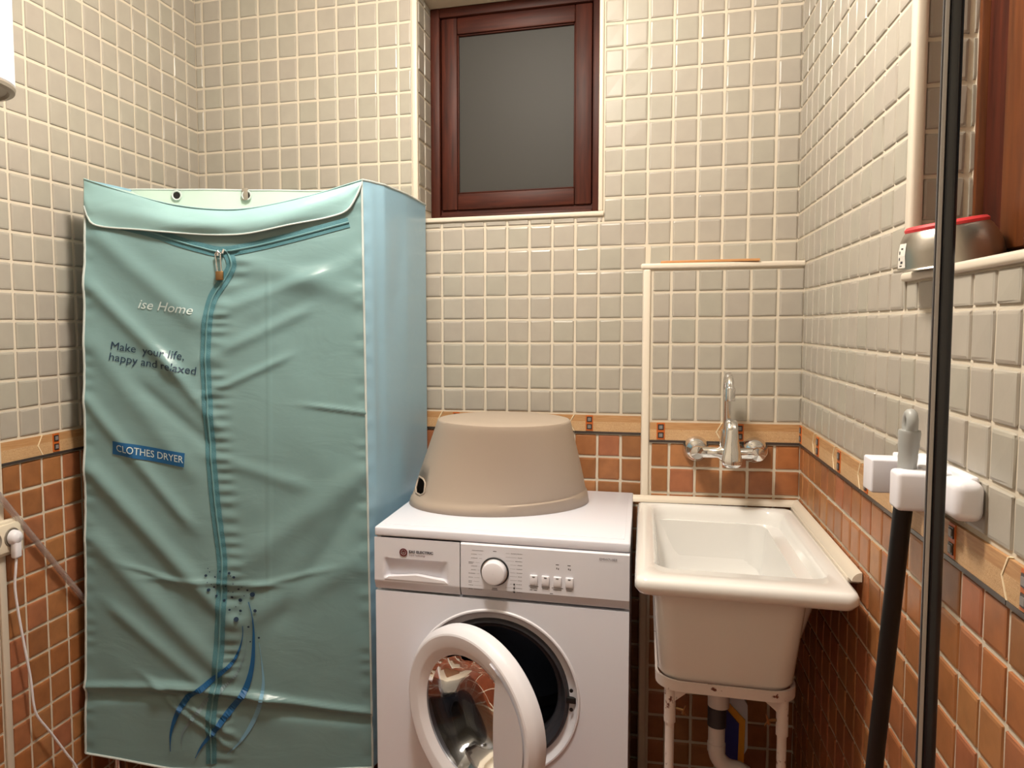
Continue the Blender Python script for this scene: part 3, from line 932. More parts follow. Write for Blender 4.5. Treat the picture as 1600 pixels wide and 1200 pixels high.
# left side and back
def left_fn(s, t):
    f = edge(LT, LB, .222 + (1.7 - .222) * t)
    b = Vector((.15, -.27, f.z))
    p = f.lerp(b, s)
    p.x += .004 * noise.noise(Vector((s * 4, t * 6, 2.0))) * sin(pi * s)
    p.x = max(p.x, .012)
    return p
grid_obj('side_panel', left_fn, 12, 60, M['teal_side'], dry)
grid_obj('back_panel', lambda s, t: Vector((.15, -.27, 0)).lerp(Vector((.792, -.049, 0)), s) + Z * (.2 + (1.694 - .2) * t), 10, 20, M['mint'], dry)
def topfn(s, t):
    f = S(s, interp(TOP, s)); b = Vector((.15, -.27, 1.694)).lerp(Vector((.792, -.049, 1.694)), s)
    p = f.lerp(b, t); p.z = f.z * (1 - t) + 1.694 * t - .06 * sin(pi * t) * sin(pi * s) - .004
    return p
grid_obj('top_panel', topfn, 24, 12, M['mint'], dry)
# piping on the edges
tube('piping', [S(1.0, 1.70 - 1.53 * k / 80, .001) for k in range(81)], .0030, M['piping'], dry, n=7)
tube('piping', [S(0.0, 1.70 - 1.478 * k / 80, .001) for k in range(81)], .0030, M['piping'], dry, n=7)
tube('piping', [S(k / 50, interp(HEM, k / 50), .001) for k in range(51)], .0030, M['piping'], dry, n=7)
tube('piping', [side_fn(k / 30, 1.0) + Z * .002 for k in range(31)], .0026, M['piping'], dry, n=7)
tube('piping', [S(k / 60, interp(TOP, k / 60), .007) for k in range(61)], .0016, M['teal_flap'], dry, n=6)
# zip tapes with teeth
def ribbon(name, path, half, off, mat, parent, horiz=False):
    V = []; F = []
    m = len(path)
    for i, (s, z) in enumerate(path):
        a = path[max(0, i - 1)]; b = path[min(m - 1, i + 1)]
        tx, tz = (b[0] - a[0]) * .68, b[1] - a[1]
        L = hypot(tx, tz) or 1
        nx, nz = -tz / L, tx / L
        for k in (-1, -.33, .33, 1):
            V.append(S(s + nx * half * k / .68, z + nz * half * k, off + (.0008 if abs(k) < .5 else 0)))
    for i in range(m - 1):
        for k in range(3):
            a = i * 4 + k
            F.append((a, a + 1, a + 5, a + 4))
    return mesh_obj(name, V, F, mat, parent, smooth=True)
def dens(path, n=3):
    out = []
    for a, b in zip(path[:-1], path[1:]):
        for k in range(n): out.append((a[0] + (b[0] - a[0]) * k / n, a[1] + (b[1] - a[1]) * k / n))
    out.append(path[-1]); return out
for nm, pth in (('zipper', VZIP), ('zipper', HZIP)):
    zp = ribbon(nm, dens(pth), .0125, .0022, M['zip'], dry)
    tube('zipper_teeth', [S(s, z, .0042) for s, z in dens(pth)], .0026, M['zip_teeth'], zp, n=6)
# printed lettering on the cloth
def cloth_text(name, body, size, o, d, mat, off=.0022, bold=0.0, shear=0.0, spacing=1.0, xs=1.0, parent=dry, subs=2):
    V, F = text_verts(body, size, bold, shear, spacing)
    bm = bmesh.new()
    vv = [bm.verts.new(v) for v in V]
    for f in F:
        try: bm.faces.new([vv[i] for i in f])
        except ValueError: pass
    bmesh.ops.triangulate(bm, faces=bm.faces)
    for v in bm.verts:
        x, y = v.co.x * xs, v.co.y
        s = o[0] + (d[0] * x) / .68
        z = o[1] + d[1] * x + y
        v.co = S(s, z, off)
    me = bpy.data.meshes.new(name); bm.to_mesh(me); bm.free()
    me.materials.append(mat)
    return link(name, me, parent)
cloth_text('printed_text', 'Make  your life,', .0285, (.090, 1.283), (1, -.165), M['print_dark'], shear=.12)
cloth_text('printed_text', 'happy and relaxed', .0285, (.086, 1.256), (1, -.190), M['print_dark'], shear=.12)
cloth_text('printed_text', 'ise Home', .033, (.185, 1.385), (1, -.13), M['print_white'], shear=.35, xs=1.05)
def patch(name, corners, mat, off, nu=16, nv=4):
    (a, b, c, d) = corners
    V = []; F = []
    for j in range(nv + 1):
        for i in range(nu + 1):
            u, v = i / nu, j / nv
            s = (d[0] * (1 - u) + c[0] * u) * (1 - v) + (a[0] * (1 - u) + b[0] * u) * v
            z = (d[1] * (1 - u) + c[1] * u) * (1 - v) + (a[1] * (1 - u) + b[1] * u) * v
            V.append(S(s, z, off))
    for j in range(nv):
        for i in range(nu):
            q = j * (nu + 1) + i
            F.append((q, q + 1, q + nu + 2, q + nu + 1))
    return mesh_obj(name, V, F, mat, dry, smooth=True)
lab = patch('printed_label', ((.1, 1.051), (.355, 1.018), (.352, .982), (.097, 1.017)), M['print_blue'], .0024)
cloth_text('printed_text', 'CLOTHES DRYER', .0255, (.112, 1.0245), (1, -.195), M['print_white'], off=.0034, xs=.83, parent=lab)
# printed dots and swirls
bm = bmesh.new()
for (s, z), r in [((.427, .701), 5), ((.434, .719), 2), ((.459, .697), 3), ((.438, .665), 6), ((.456, .671), 4), ((.509, .707), 5), ((.526, .697), 5), ((.434, .685), 2), ((.496, .673), 3), ((.541, .664), 4), ((.572, .661), 4), ((.589, .649), 9), ((.517, .642), 5), ((.546, .634), 7), ((.49, .634), 5), ((.464, .648), 4), ((.599, .608), 6), ((.509, .61), 4), ((.547, .607), 5), ((.533, .586), 9), ((.575, .565), 4), ((.61, .534), 4), ((.58, .524), 3), ((.476, .711), 3), ((.448, .68), 2), ((.523, .679), 2), ((.56, .646), 2), ((.504, .658), 2), ((.531, .618), 2), ((.553, .671), 2), ((.485, .665), 2), ((.47, .676), 2), ((.44, .71), 2), ((.515, .70), 2), ((.52, .655), 2)]:
    rr = r / 2.4 / 1188 * 1.95
    bm.faces.new([bm.verts.new(S(s + rr * cos(a * pi / 6) / .68, z + rr * sin(a * pi / 6), .0044)) for a in range(12)])
from_bm('printed_dots', bm, M['print_dark'], dry, kind='stuff')
def swirl(pts, wmax, mat, off):
    path = dens(smooth_curve(pts), 1); m = len(path); V = []; F = []
    for i, (s, z) in enumerate(path):
        a = path[max(0, i - 1)]; b = path[min(m - 1, i + 1)]
        tx, tz = (b[0] - a[0]) * .68, b[1] - a[1]; L = hypot(tx, tz) or 1
        h = wmax * max(.12, sin(pi * (i / (m - 1)) ** 1.3) ** 1.2)
        for k in (-1, 1): V.append(S(s - tz / L * h * k / .68, z + tx / L * h * k, off))
    for i in range(m - 1): F.append((2 * i, 2 * i + 1, 2 * i + 3, 2 * i + 2))
    mesh_obj('printed_swirl', V, F, mat, dry)
swirl([(.555, .568), (.553, .536), (.539, .5), (.516, .468), (.473, .44), (.426, .412), (.379, .387), (.342, .358), (.315, .318), (.299, .275), (.297, .227)], .0075, M['print_blue'], .0046)
swirl([(.575, .63), (.589, .593), (.592, .536), (.586, .464), (.566, .406), (.533, .363), (.491, .324), (.444, .277), (.406, .241), (.384, .21)], .0080, M['print_blue'], .0050)
swirl([(.61, .521), (.619, .464), (.623, .406), (.608, .348), (.579, .297), (.541, .254), (.494, .218)], .0055, M['print_pale'], .0024)
swirl([(.568, .536), (.558, .486), (.529, .436), (.482, .4), (.426, .364), (.379, .321), (.341, .278), (.336, .241)], .0055, M['print_grey'], .0020)
# frame legs below the hem
for nm, (lx, ly) in zip(('leg',) * 4, ((.070, -.575), (.70, -.375), (.18, -.28), (.74, -.11))):
    tube('leg', [(lx, ly, 0), (lx, ly, .35)], .0085, M['chrome'], dry, n=10)
settle(dry)

# padlock hanging on the zip pulls
pl0 = S(.485, 1.526, .010)
lock = thing('padlock', 'small brass padlock hanging from the zip of the teal dryer', 'padlock', tuple(pl0 - Z * .07))
ax = (RT - LT).normalized()
pA = S(.476, 1.526, .008); pB = S(.497, 1.528, .008)
tube('zip_pull', [pA, pA - Z * .014 + NRM * .004], .0035, M['chrome'], lock, n=8)
tube('zip_pull', [pB, pB - Z * .010 + NRM * .004 - ax * .003], .0035, M['chrome'], lock, n=8)
c = S(.483, 1.475, .012)
sh = [c - ax * .005, c - ax * .008 + Z * .028, c - ax * .010 + Z * .042, c - ax * .004 + Z * .050, c + ax * .003 + Z * .044, c + ax * .003 + Z * .028, c + ax * .005]
tube('shackle', sh, .0019, M['chrome'], lock, n=8)
bm = bmesh.new()
m4 = Matrix.Translation(c - Z * .012) @ Matrix.Rotation(atan2(ax.y, ax.x), 4, 'Z')
add_box(bm, -.0095, .0095, -.004, .004, -.011, .012, bev=.002, mat4=m4)
from_bm('lock_body', bm, M['brass'], lock, auto=35)
settle(lock)

# ------------------------------------------------------------------ washing machine
MX0, MX1, MYF, MYB = .800, 1.400, -.545, -.012
wm = thing('washing_machine', 'white front loading washing machine with its round door standing open', 'washing machine', ((MX0 + MX1) / 2, -.28, 0))
bm = bmesh.new()   # body shell: sides, back, top panel behind, bottom
add_box(bm, MX0, MX0 + .01, MYF + .02, MYB, .03, .828); add_box(bm, MX1 - .01, MX1, MYF + .02, MYB, .03, .828)
add_box(bm, MX0 + .01, MX1 - .01, MYB - .01, MYB, .03, .828); add_box(bm, MX0 + .01, MX1 - .01, MYF + .02, MYB - .01, .03, .04)
from_bm('cabinet', bm, M['white_enamel'], wm)
box('top_plate', (MX0 - .001, MX1 + .001, MYF + .002, MYB, .829, .852), M['white_enamel'], wm, bev=.0045, seg=3)
# inset line on the top plate
box('top_inlay', (MX0 + .012, MX1 - .012, MYF + .03, MYB - .012, .8515, .8530), M['white_enamel'], wm, bev=.0007)
# front panel with round opening
PCXm, PCZ, RO = 1.091, .470, .203
def ring_panel(x0, x1, z0, z1, cx, cz, r, yf, yb, n=96):
    bm = bmesh.new()
    ang = [2 * pi * k / n for k in range(n)]
    for cxy in ((x0, z0), (x1, z0), (x1, z1), (x0, z1)): ang.append(atan2(cxy[1] - cz, cxy[0] - cx) % (2 * pi))
    ang = sorted(set(round(a, 6) for a in ang))
    def outer(a):
        dx, dz = cos(a), sin(a); t = 1e9
        if dx > 1e-9: t = min(t, (x1 - cx) / dx)
        if dx < -1e-9: t = min(t, (x0 - cx) / dx)
        if dz > 1e-9: t = min(t, (z1 - cz) / dz)
        if dz < -1e-9: t = min(t, (z0 - cz) / dz)
        return cx + dx * t, cz + dz * t
    I = []; O = []; IB = []; OB = []
    for a in ang:
        ox, oz = outer(a)
        I.append(bm.verts.new((cx + r * cos(a), yf, cz + r * sin(a)))); O.append(bm.verts.new((ox, yf, oz)))
        IB.append(bm.verts.new((cx + r * cos(a), yb, cz + r * sin(a)))); OB.append(bm.verts.new((ox, yb, oz)))
    m = len(ang)
    for k in range(m):
        j = (k + 1) % m
        bm.faces.new((I[k], I[j], O[j], O[k])); bm.faces.new((IB[k], IB[j], OB[j], OB[k]))
        bm.faces.new((O[k], O[j], OB[j], OB[k])); bm.faces.new((I[k], I[j], IB[j], IB[k]))
    return bm
bm = ring_panel(MX0, MX1, .09, .694, PCXm, PCZ, RO, MYF + .004, MYF + .024)
from_bm('front_panel', bm, M['white_enamel'], wm, auto=30)
box('kick_plate', (MX0, MX1, MYF + .006, MYF + .03, .03, .088), M['white_enamel'], wm, bev=.003)
for fx in (MX0 + .05, MX1 - .05):
    for fyy in (MYF + .06, MYB - .06):
        tube('foot', [(fx, fyy, 0), (fx, fyy, .035)], .02, M['rubber'], wm, n=16)
Yc = MYF
lathe('door_surround', [(.203, .004), (.2005, .001), (.197, .001), (.193, .010), (.186, .016), (.177, .018), (.176, .03)], M['white_plastic'], wm, n=96, origin=(PCXm, Yc, PCZ), axis='Y')
lathe('door_gasket', [(.1765, .018), (.173, .010), (.168, .009), (.162, .016), (.158, .030), (.150, .034), (.147, .045), (.152, .060), (.150, .09)], M['rubber'], wm, n=96, origin=(PCXm, Yc, PCZ), axis='Y')
dr = lathe('drum', [(.149, .085), (.160, .095), (.235, .11), (.240, .14), (.240, .42), (.22, .44), (.05, .45), (.001, .45)], M['drum_steel'], wm, n=64, origin=(PCXm, Yc, PCZ), axis='Y')
for k in range(3):
    a = k * 2 * pi / 3 + .5
    bm = bmesh.new()
    mm = Matrix.Translation((PCXm, Yc, PCZ)) @ Matrix.Rotation(a, 4, 'Y')
    add_box(bm, .19, .238, .16, .40, -.018, .018, bev=.012, mat4=mm)
    from_bm('paddle', bm, M['drum_steel'], dr, auto=60)
# latch
lt_ = box('latch_slot', (1.261, 1.283, MYF + .0085, MYF + .02, .465, .4785), M['black'], wm, bev=.001)
for zz in (.4955, .4505):
    bm = bmesh.new(); add_lathe(bm, [(.0045, .0105), (.0042, .0085), (.001, .0085)], 12, (1.2725, MYF, zz), 'Y', cap1=True)
    from_bm('latch_screw', bm, M['black'], wm)
# control panel
cp = bmesh.new()
# profile in (y,z): straight face, tilted bottom lip
prof = [(MYF + .02, .828), (MYF + .004, .828), (MYF - .001, .824), (MYF - .003, .722), (MYF + .006, .702), (MYF + .008, .700), (MYF + .02, .700)]
def extr(bm, prof, x0, x1):
    a = [bm.verts.new((x0, y, z)) for y, z in prof]; b = [bm.verts.new((x1, y, z)) for y, z in prof]
    n = len(prof)
    for i in range(n): bm.faces.new((a[i], a[(i + 1) % n], b[(i + 1) % n], b[i]))
    bm.faces.new(a); bm.faces.new(b)
extr(cp, prof, 1.0145, MX1)
from_bm('control_panel', cp, M['panel_plastic'], wm, auto=20)
# detergent drawer: front face with a scooped handle
def drawer_fn(u, t):
    x = MX0 + (1.0125 - MX0) * u
    zb, zt = .700, .828
    z = zb + (zt - zb) * t
    y = MYF - .001 - .002 * (1 - t)
    if z < .722: y = MYF - .003 + .009 * (1 - (z - zb) / .022)
    fx = max(0, min(1, (x - .824) / .012)) * max(0, min(1, (.985 - x) / .02))
    top, bot = .778, .728
    if bot < z < top:
        k = (top - z) / (top - bot)
        y += fx * .017 * (min(1, (1 - k) / .12) if k > .88 else 1) * (k ** .5 if k < .4 else .63 + (k - .4) * .6)
    return Vector((x, y, z))
V = []; F = []; NU, NV = 60, 52
zs = [j / NV for j in range(NV + 1)]
for t in zs:
    for i in range(NU + 1): V.append(drawer_fn(i / NU, t))
for j in range(NV):
    for i in range(NU):
        a = j * (NU + 1) + i; F.append((a, a + 1, a + NU + 2, a + NU + 1))
dw = mesh_obj('detergent_drawer', V, F, M['panel_plastic'], wm, smooth=True)
dw.data.set_sharp_from_angle(angle=radians(38))
bm = bmesh.new()
hp = [(.826, .727), (.984, .727), (.975, .733), (.905, .741), (.836, .733)]
a = [bm.verts.new((x, MYF - .004, z)) for x, z in hp]; b = [bm.verts.new((x, MYF + .012, z)) for x, z in hp]
for i in range(5): bm.faces.new((a[i], a[(i + 1) % 5], b[(i + 1) % 5], b[i]))
bm.faces.new(a); bm.faces.new(b)
from_bm('drawer_lip', bm, M['white_plastic'], dw)
# dial
KX, KZ = 1.096, .7655
kn = lathe('dial', [(.0285, -.004), (.0275, -.020), (.0255, -.0235), (.021, -.025), (.001, -.025)], M['white_plastic'], wm, n=48, origin=(KX, MYF, KZ), axis='Y')
lathe('dial_ring', [(.0335, -.0035), (.0325, -.0055), (.0315, -.0035)], M['black'], kn, n=48, origin=(KX, MYF, KZ), axis='Y')
lathe('dial_skirt', [(.0315, -.003), (.0305, -.008), (.0285, -.008)], M['chrome'], kn, n=48, origin=(KX, MYF, KZ), axis='Y')
# buttons and indicator marks
bm_i = bmesh.new()
YT = MYF - .0042
def ybar(x0, x1, z0, z1, bmx):
    y = MYF - .0012 - .002 * (.824 - (z0 + z1) / 2) / .102
    add_box(bmx, x0, x1, y, y + .0025, z0, z1)
for i, bx in enumerate((1.187, 1.2140, 1.2410, 1.2680)):
    box('button', (bx - .0088, bx + .0088, MYF - .007, MYF + .002, .7425, .7645), M['white_plastic'], wm, bev=.0016)
    add_box(bm_i, bx - .003, bx + .003, MYF - .0076, MYF - .0065, .7603, .7620)
for bx in (1.241, 1.2675):
    ybar(bx - .004, bx + .003, .7910, .7928, bm_i)
    ybar(bx - .0028, bx - .0008, .7815, .7855, bm_i); ybar(bx + .0010, bx + .0030, .7805, .7845, bm_i)
for bx, wds in ((1.187, .011), (1.214, .009), (1.241, .013), (1.268, .008)):
    ybar(bx - wds, bx + wds, .7374, .7386, bm_i); ybar(bx - wds * .8, bx + wds * .7, .7338, .7350, bm_i)
ybar(1.178, 1.184, .7285, .7298, bm_i); ybar(1.187, 1.194, .7285, .7298, bm_i)
ybar(1.224, 1.231, .7240, .7252, bm_i)
# programme list around the dial
rnd = random.Random(3)
def dashes(x0, x1, z, h):
    # a word of tiny letters: short strokes with gaps
    x = x0
    while x < x1:
        wd = rnd.uniform(.0010, .0026)
        ybar(x, min(x + wd, x1), z - h, z + h * rnd.uniform(.6, 1.3), bm_i)
        x += wd + .0007
L_z = [.8115, .8025, .7935, .7835, .7745, .7655, .7570, .7475, .7385, .7290, .7200]
for i, zz in enumerate(L_z):
    wl = rnd.uniform(.008, .016) if i else .026
    x0 = 1.034 + (0 if i else .008) + (.006 if i in (1, 2, 4, 5) else 0)
    dashes(x0, x0 + wl, zz, .00055)
    if i in (3, 8): dashes(x0, x0 + wl * .8, zz - .0031, .00055)
    ybar(x0 + wl + .003, 1.096 - .036 if 2 < i < 9 else 1.066, zz - .00013, zz + .00013, bm_i)
for i, zz in enumerate([.8100, .8010, .7925, .7835, .7745, .7655, .7570, .7480, .7390, .7300, .7210]):
    wl = rnd.uniform(.009, .016) if i else .026
    dashes(1.160 - wl, 1.160, zz, .00055)
    ybar(1.096 + .036 if 2 < i < 9 else 1.122, 1.157 - wl, zz - .00013, zz + .00013, bm_i)
    if i > 7: bmesh.ops.create_circle(bm_i, cap_ends=True, segments=10, radius=.0022, matrix=Matrix.Translation((1.142, MYF - .0045, zz)) @ Matrix.Rotation(pi / 2, 4, 'X'))
for zz, hw in ((.8125, .004), (.7255, .006), (.7222, .007)): ybar(KX - hw, KX + hw, zz - .0007, zz + .0007, bm_i)
from_bm('panel_print', bm_i, M['ink'], wm, kind='stuff')
def flat_text(name, body, size, x, z, mat, bold=0.0, xs=1.0, y=None):
    V, F = text_verts(body, size, bold)
    return mesh_obj(name, [(x + v[0] * xs, (YT if y is None else y) + .0004, z + v[1]) for v in V], F, mat, wm)
flat_text('panel_lettering', 'EAS ELECTRIC', .0086, .8875, .7945, M['ink'], bold=.00035, xs=1.12, y=MYF - .0032)
flat_text('panel_lettering', 'Smart Technology', .0058, .8875, .7870, M['logo'], xs=.95, y=MYF - .0032)
flat_text('panel_lettering', 'EMW710EE', .0078, 1.334, .8100, M['ink'], xs=1.05, y=MYF - .0032)
bm = bmesh.new()
lgx, lgz = .874, .7945
add_lathe(bm, [(.0098, 0), (.0098, -.0005), (.0068, -.0005), (.0068, 0)], 32, (lgx, MYF - .0028, lgz), 'Y')
add_lathe(bm, [(.0050, 0), (.0050, -.0005), (.0030, -.0005), (.0030, 0)], 24, (lgx, MYF - .0028, lgz), 'Y')
add_box(bm, lgx - .0010, lgx + .0010, MYF - .0040, MYF - .0030, lgz, lgz + .0062)
from_bm('logo', bm, M['logo'], wm)
# open door
th = radians(32.5)
hx, hy = PCXm - .207, MYF - .012
dm = Matrix.Translation((hx, hy, PCZ)) @ Matrix.Rotation(-th, 4, 'Z')   # local: x across the door from the hinge, y into the machine side
DR = .204
door = bpy.data.objects.new('door', None); COL.objects.link(door); door.parent = wm
def dpart(name, bm, mat, parent, auto=35):
    bmesh.ops.transform(bm, matrix=dm @ Matrix.Translation((DR + .003, 0, 0)), verts=bm.verts)
    return from_bm(name, bm, mat, parent, auto=auto)
bm = bmesh.new()
rings = add_lathe(bm, [(.138, .014), (.136, .004), (.1375, .0005), (.140, -.0005), (.154, -.0105), (.159, -.0120), (.183, -.0135), (.187, -.0120), (.197, -.0010), (.1995, .004), (.2005, .012), (.2005, .026), (.199, .029), (.196, .030), (.15, .028), (.140, .020), (.138, .014)], 96, axis='Y')
dpart('door_ring', bm, M['white_plastic'], door, auto=22)
# handle area: a flat crescent on the opening side
bm = bmesh.new()
c1 = []
for k in range(25):
    a = -radians(62) + k / 24 * radians(124)
    c1.append((cos(a) * .176, sin(a) * .176))
n = len(c1)
inner = [(max(.092, .128 - .030 * cos((k / 24 - .5) * pi)) if False else .100 - .012 * cos((k / 24 - .5) * pi), c1[k][1]) for k in range(25)]
fr = []; bk = []
for (x, z), (xi, zi) in zip(c1, inner):
    fr.append((bm.verts.new((x, -.0175, z)), bm.verts.new((min(xi, x - .002), -.0125, zi))))
    bk.append((bm.verts.new((x, -.004, z)), bm.verts.new((min(xi, x - .002), -.002, zi))))
for k in range(n - 1):
    bm.faces.new((fr[k][0], fr[k + 1][0], fr[k + 1][1], fr[k][1])); bm.faces.new((bk[k][0], bk[k + 1][0], bk[k + 1][1], bk[k][1]))
    bm.faces.new((fr[k][1], fr[k + 1][1], bk[k + 1][1], bk[k][1]))
dpart('door_handle', bm, M['panel_plastic'], door, auto=25)
bm = bmesh.new()
add_lathe(bm, [(.137, -.000), (.131, .012), (.119, .035), (.108, .062), (.092, .082), (.06, .094), (.03, .098), (.001, .099),
               ], 72, axis='Y')
add_lathe(bm, [(.137, .003), (.128, .015), (.115, .038), (.104, .065), (.088, .086), (.058, .099), (.03, .103), (.001, .104)], 72, axis='Y')
dpart('door_glass', bm, M['glass'], door, auto=60)
bm = bmesh.new()
add_box(bm, -DR + .004, -DR + .03, .020, .036, -.04, .04, bev=.004)
dpart('hinge', bm, M['lamp_base'], door)
bm = bmesh.new(); add_box(bm, DR - .03, DR - .012, .018, .034, -.006, .006, bev=.002)
dpart('latch_hook', bm, M['chrome'], door)
settle(wm)

# ------------------------------------------------------------------ upside-down tub
def ell(cx, cy, a, b, r, z, n=72):
    return [(cx + a * cos(t) * cos(r) - b * sin(t) * sin(r), cy + a * cos(t) * sin(r) + b * sin(t) * cos(r), z) for t in [2 * pi * k / n for k in range(n)]]
tub = thing('plastic_tub', 'large taupe plastic tub turned upside down on the washing machine', 'tub', (1.045, -.21, .853))
zb_, zt_ = .8535, 1.086
def tring(f, z, grow=0.0):
    cx, cy = 1.043 + (1.062 - 1.043) * f, -.205 + (-.242 + .205) * f
    a, b = .250 + (.181 - .250) * f + grow, .186 + (.172 - .186) * f + grow
    return ell(cx, cy, a, b, .42 * (1 - f) - .1 * f, z)
rim_line = lambda t: .016 + .017 * (0.5 + .5 * cos(t - radians(-10)))
bm = bmesh.new()
rows_ = []
base0 = tring(0, zb_)
rows_.append(base0)
up = []
for k, p in enumerate(base0):
    t = 2 * pi * k / 72
    h = rim_line(t); f = h / (zt_ - zb_)
    q = tring(f, zb_ + h)[k]
    up.append(q)
rows_.append(up)
inset = []
for k, p in enumerate(up):
    c = Vector((1.045, -.21, p[2])); v = Vector(p) - c
    inset.append(tuple(c + v * ((v.length - .0035) / v.length) + Z * .0035))
rows_.append(inset)
for f in (.15, .19, .285, .325, .5, .65, .8, .92, .975):
    rr = tring(f, zb_ + (zt_ - zb_) * f, -.0035)
    if f < .2: rr = [(x, y, max(z, inset[k][2] + (.003 if f < .16 else .006))) for k, (x, y, z) in enumerate(rr)]
    rows_.append(rr)
rows_.append(tring(1, zt_ - .001, -.005)); rows_.append(tring(1, zt_, -.009)); rows_.append(tring(1, zt_ + .0005, -.06)); rows_.append(tring(1, zt_ + .0005, -.15))
vr = add_loft(bm, rows_, cap1=True)
# oval grip hole near the rim on the left end
hole_pt = Vector((.850, -.330, .902))
kk = min(range(72), key=lambda k: (vr[4][k].co - hole_pt).length)
ring_rows = (3, 4, 5, 6)
cc4 = [vr[r] for r in ring_rows]
dead = []
for f in bm.faces:
    c = f.calc_center_median()
    if min(v.co.z for v in f.verts) >= vr[3][kk].co.z - .004 and max(v.co.z for v in f.verts) <= vr[6][kk].co.z + .004:
        ks = [k for k in range(kk - 2, kk + 2)]
        quad = set(f.verts)
        for k in ks:
            for r in (3, 4, 5):
                corner = False
                q = {vr[r][k % 72], vr[r][(k + 1) % 72], vr[r + 1][k % 72], vr[r + 1][(k + 1) % 72]}
                if quad == q and not corner: dead.append(f)
bmesh.ops.delete(bm, geom=dead, context='FACES')
ks = [(kk + d) % 72 for d in (-2, -1, 0, 1, 2)]
edge_pts = [vr[3][k] for k in ks] + [vr[4][ks[-1]], vr[5][ks[-1]]] + [vr[6][k] for k in ks[::-1]] + [vr[5][ks[0]], vr[4][ks[0]]]
mid = sum((v.co for v in edge_pts), Vector()) / len(edge_pts)
for v in (vr[3][ks[0]], vr[3][ks[-1]], vr[6][ks[0]], vr[6][ks[-1]]):
    v.co = v.co.lerp(mid, .22)
edge_co = [v.co.copy() for v in edge_pts]
bmesh.ops.recalc_face_normals(bm, faces=bm.faces)
body_bm = bm
me_t = bpy.data.meshes.new('tub_body'); bm.to_mesh(me_t); bm.free()
me_t.polygons.foreach_set('use_smooth', [True] * len(me_t.polygons)); me_t.set_sharp_from_angle(angle=radians(50))
me_t.materials.append(M['basket'])
tb_o = link('tub_body', me_t, tub)
so = tb_o.modifiers.new('thick', 'SOLIDIFY'); so.thickness = .003; so.offset = -1
tube('grip_edge', edge_co, .0026, M['basket'], tub, n=8, closed=True)
settle(tub)

# ------------------------------------------------------------------ laundry sink
SX0, SX1, SY0, SY1, SZ = 1.413, 1.801, -.800, -.142, .858
sink = thing('laundry_sink', 'deep white ceramic laundry sink in the corner beside the washing machine', 'sink', (1.6, -.45, 0))
def RR(x0, x1, y0, y1, r, z, n=7): return [(x, y, z) for x, y in rrect((x0 + x1) / 2, (y0 + y1) / 2, x1 - x0, y1 - y0, r, n)]
bm = bmesh.new()
rings = [RR(1.485, 1.687, -.690, -.23, .035, .621), RR(1.466, 1.706, -.718, -.20, .045, .627), RR(1.459, 1.713, -.729, -.198, .045, .645),
         RR(1.450, 1.726, -.748, -.19, .040, .790), RR(1.447, 1.729, -.752, -.19, .040, .822),
         RR(SX0 + .016, SX1 - .016, SY0 + .016, SY1, .022, .823), RR(SX0 + .006, SX1 - .006, SY0 + .006, SY1, .024, .826), RR(SX0, SX1, SY0, SY1, .024, .836),
         RR(SX0, SX1, SY0, SY1, .022, SZ - .010), RR(SX0 + .004, SX1 - .004, SY0 + .004, SY1, .020, SZ - .002), RR(SX0 + .011, SX1 - .010, SY0 + .011, SY1 - .004, .018, SZ),
         RR(1.447, 1.772, -.722, -.168, .045, SZ - .001), RR(1.452, 1.767, -.716, -.172, .045, SZ - .006), RR(1.456, 1.763, -.711, -.176, .045, SZ - .020),
         RR(1.468, 1.735, -.695, -.195, .055, .72), RR(1.478, 1.716, -.680, -.215, .06, .668), RR(1.50, 1.69, -.655, -.24, .06, .652), RR(1.56, 1.63, -.50, -.38, .03, .648)]
add_loft(bm, rings, cap0=True, cap1=True)
sk = from_bm('basin', bm, M['ceramic'], sink, auto=50)
lathe('drain', [(.030, .0), (.028, .003), (.016, .002), (.001, .001)], M['chrome'], sink, n=24, origin=(1.595, -.44, .6485))
# iron stand
st = bmesh.new()
add_loft(st, [RR(1.459, 1.713, -.731, -.19, .05, .616), RR(1.455, 1.717, -.735, -.186, .05, .616), RR(1.455, 1.717, -.735, -.186, .05, .637),
              RR(1.459, 1.713, -.731, -.19, .05, .637), RR(1.459, 1.713, -.731, -.19, .05, .616)])
from_bm('stand_band', st, M['painted_iron'], sink, auto=50)
for sx_, lx in ((1, 1.483), (-1, 1.690)):
    tube('leg', [(lx, -.715, .545), (lx, -.715, .617)], [.0112, .0112], M['painted_iron'], sink, n=16)
    tube('leg', [(lx, -.715, 0), (lx, -.715, .55)], .0088, M['painted_iron'], sink, n=16)
    bm = bmesh.new()
    V3 = [(lx + sx_ * .008, .617), (lx + sx_ * .040, .617), (lx + sx_ * .008, .590)]
    a = [bm.verts.new((x, -.722, z)) for x, z in V3]; b = [bm.verts.new((x, -.718, z)) for x, z in V3]
    bm.faces.new(a); bm.faces.new(b)
    for i in range(3): bm.faces.new((a[i], a[(i + 1) % 3], b[(i + 1) % 3], b[i]))
    from_bm('gusset', bm, M['painted_iron'], sink)
    bm = bmesh.new()
    add_tube(bm, [(lx + sx_ * .008, -.715, .574), (lx + sx_ * .026, -.722, .574)], .0035, 8)
    add_tube(bm, [(lx + sx_ * .024, -.722, .566), (lx + sx_ * .030, -.724, .586)], [.003, .0015], 6)
    add_tube(bm, [(lx + sx_ * .024, -.722, .574), (lx + sx_ * .032, -.720, .562)], [.003, .0015], 6)
    from_bm('wing_screw', bm, M['brass'], sink, auto=50)
for xx in (1.457, 1.713):
    box('stand_bracket', (xx - .004, xx + .004, -.20, box_y(xx) - .006, .618, .635), M['painted_iron'], sink)
settle(sink)
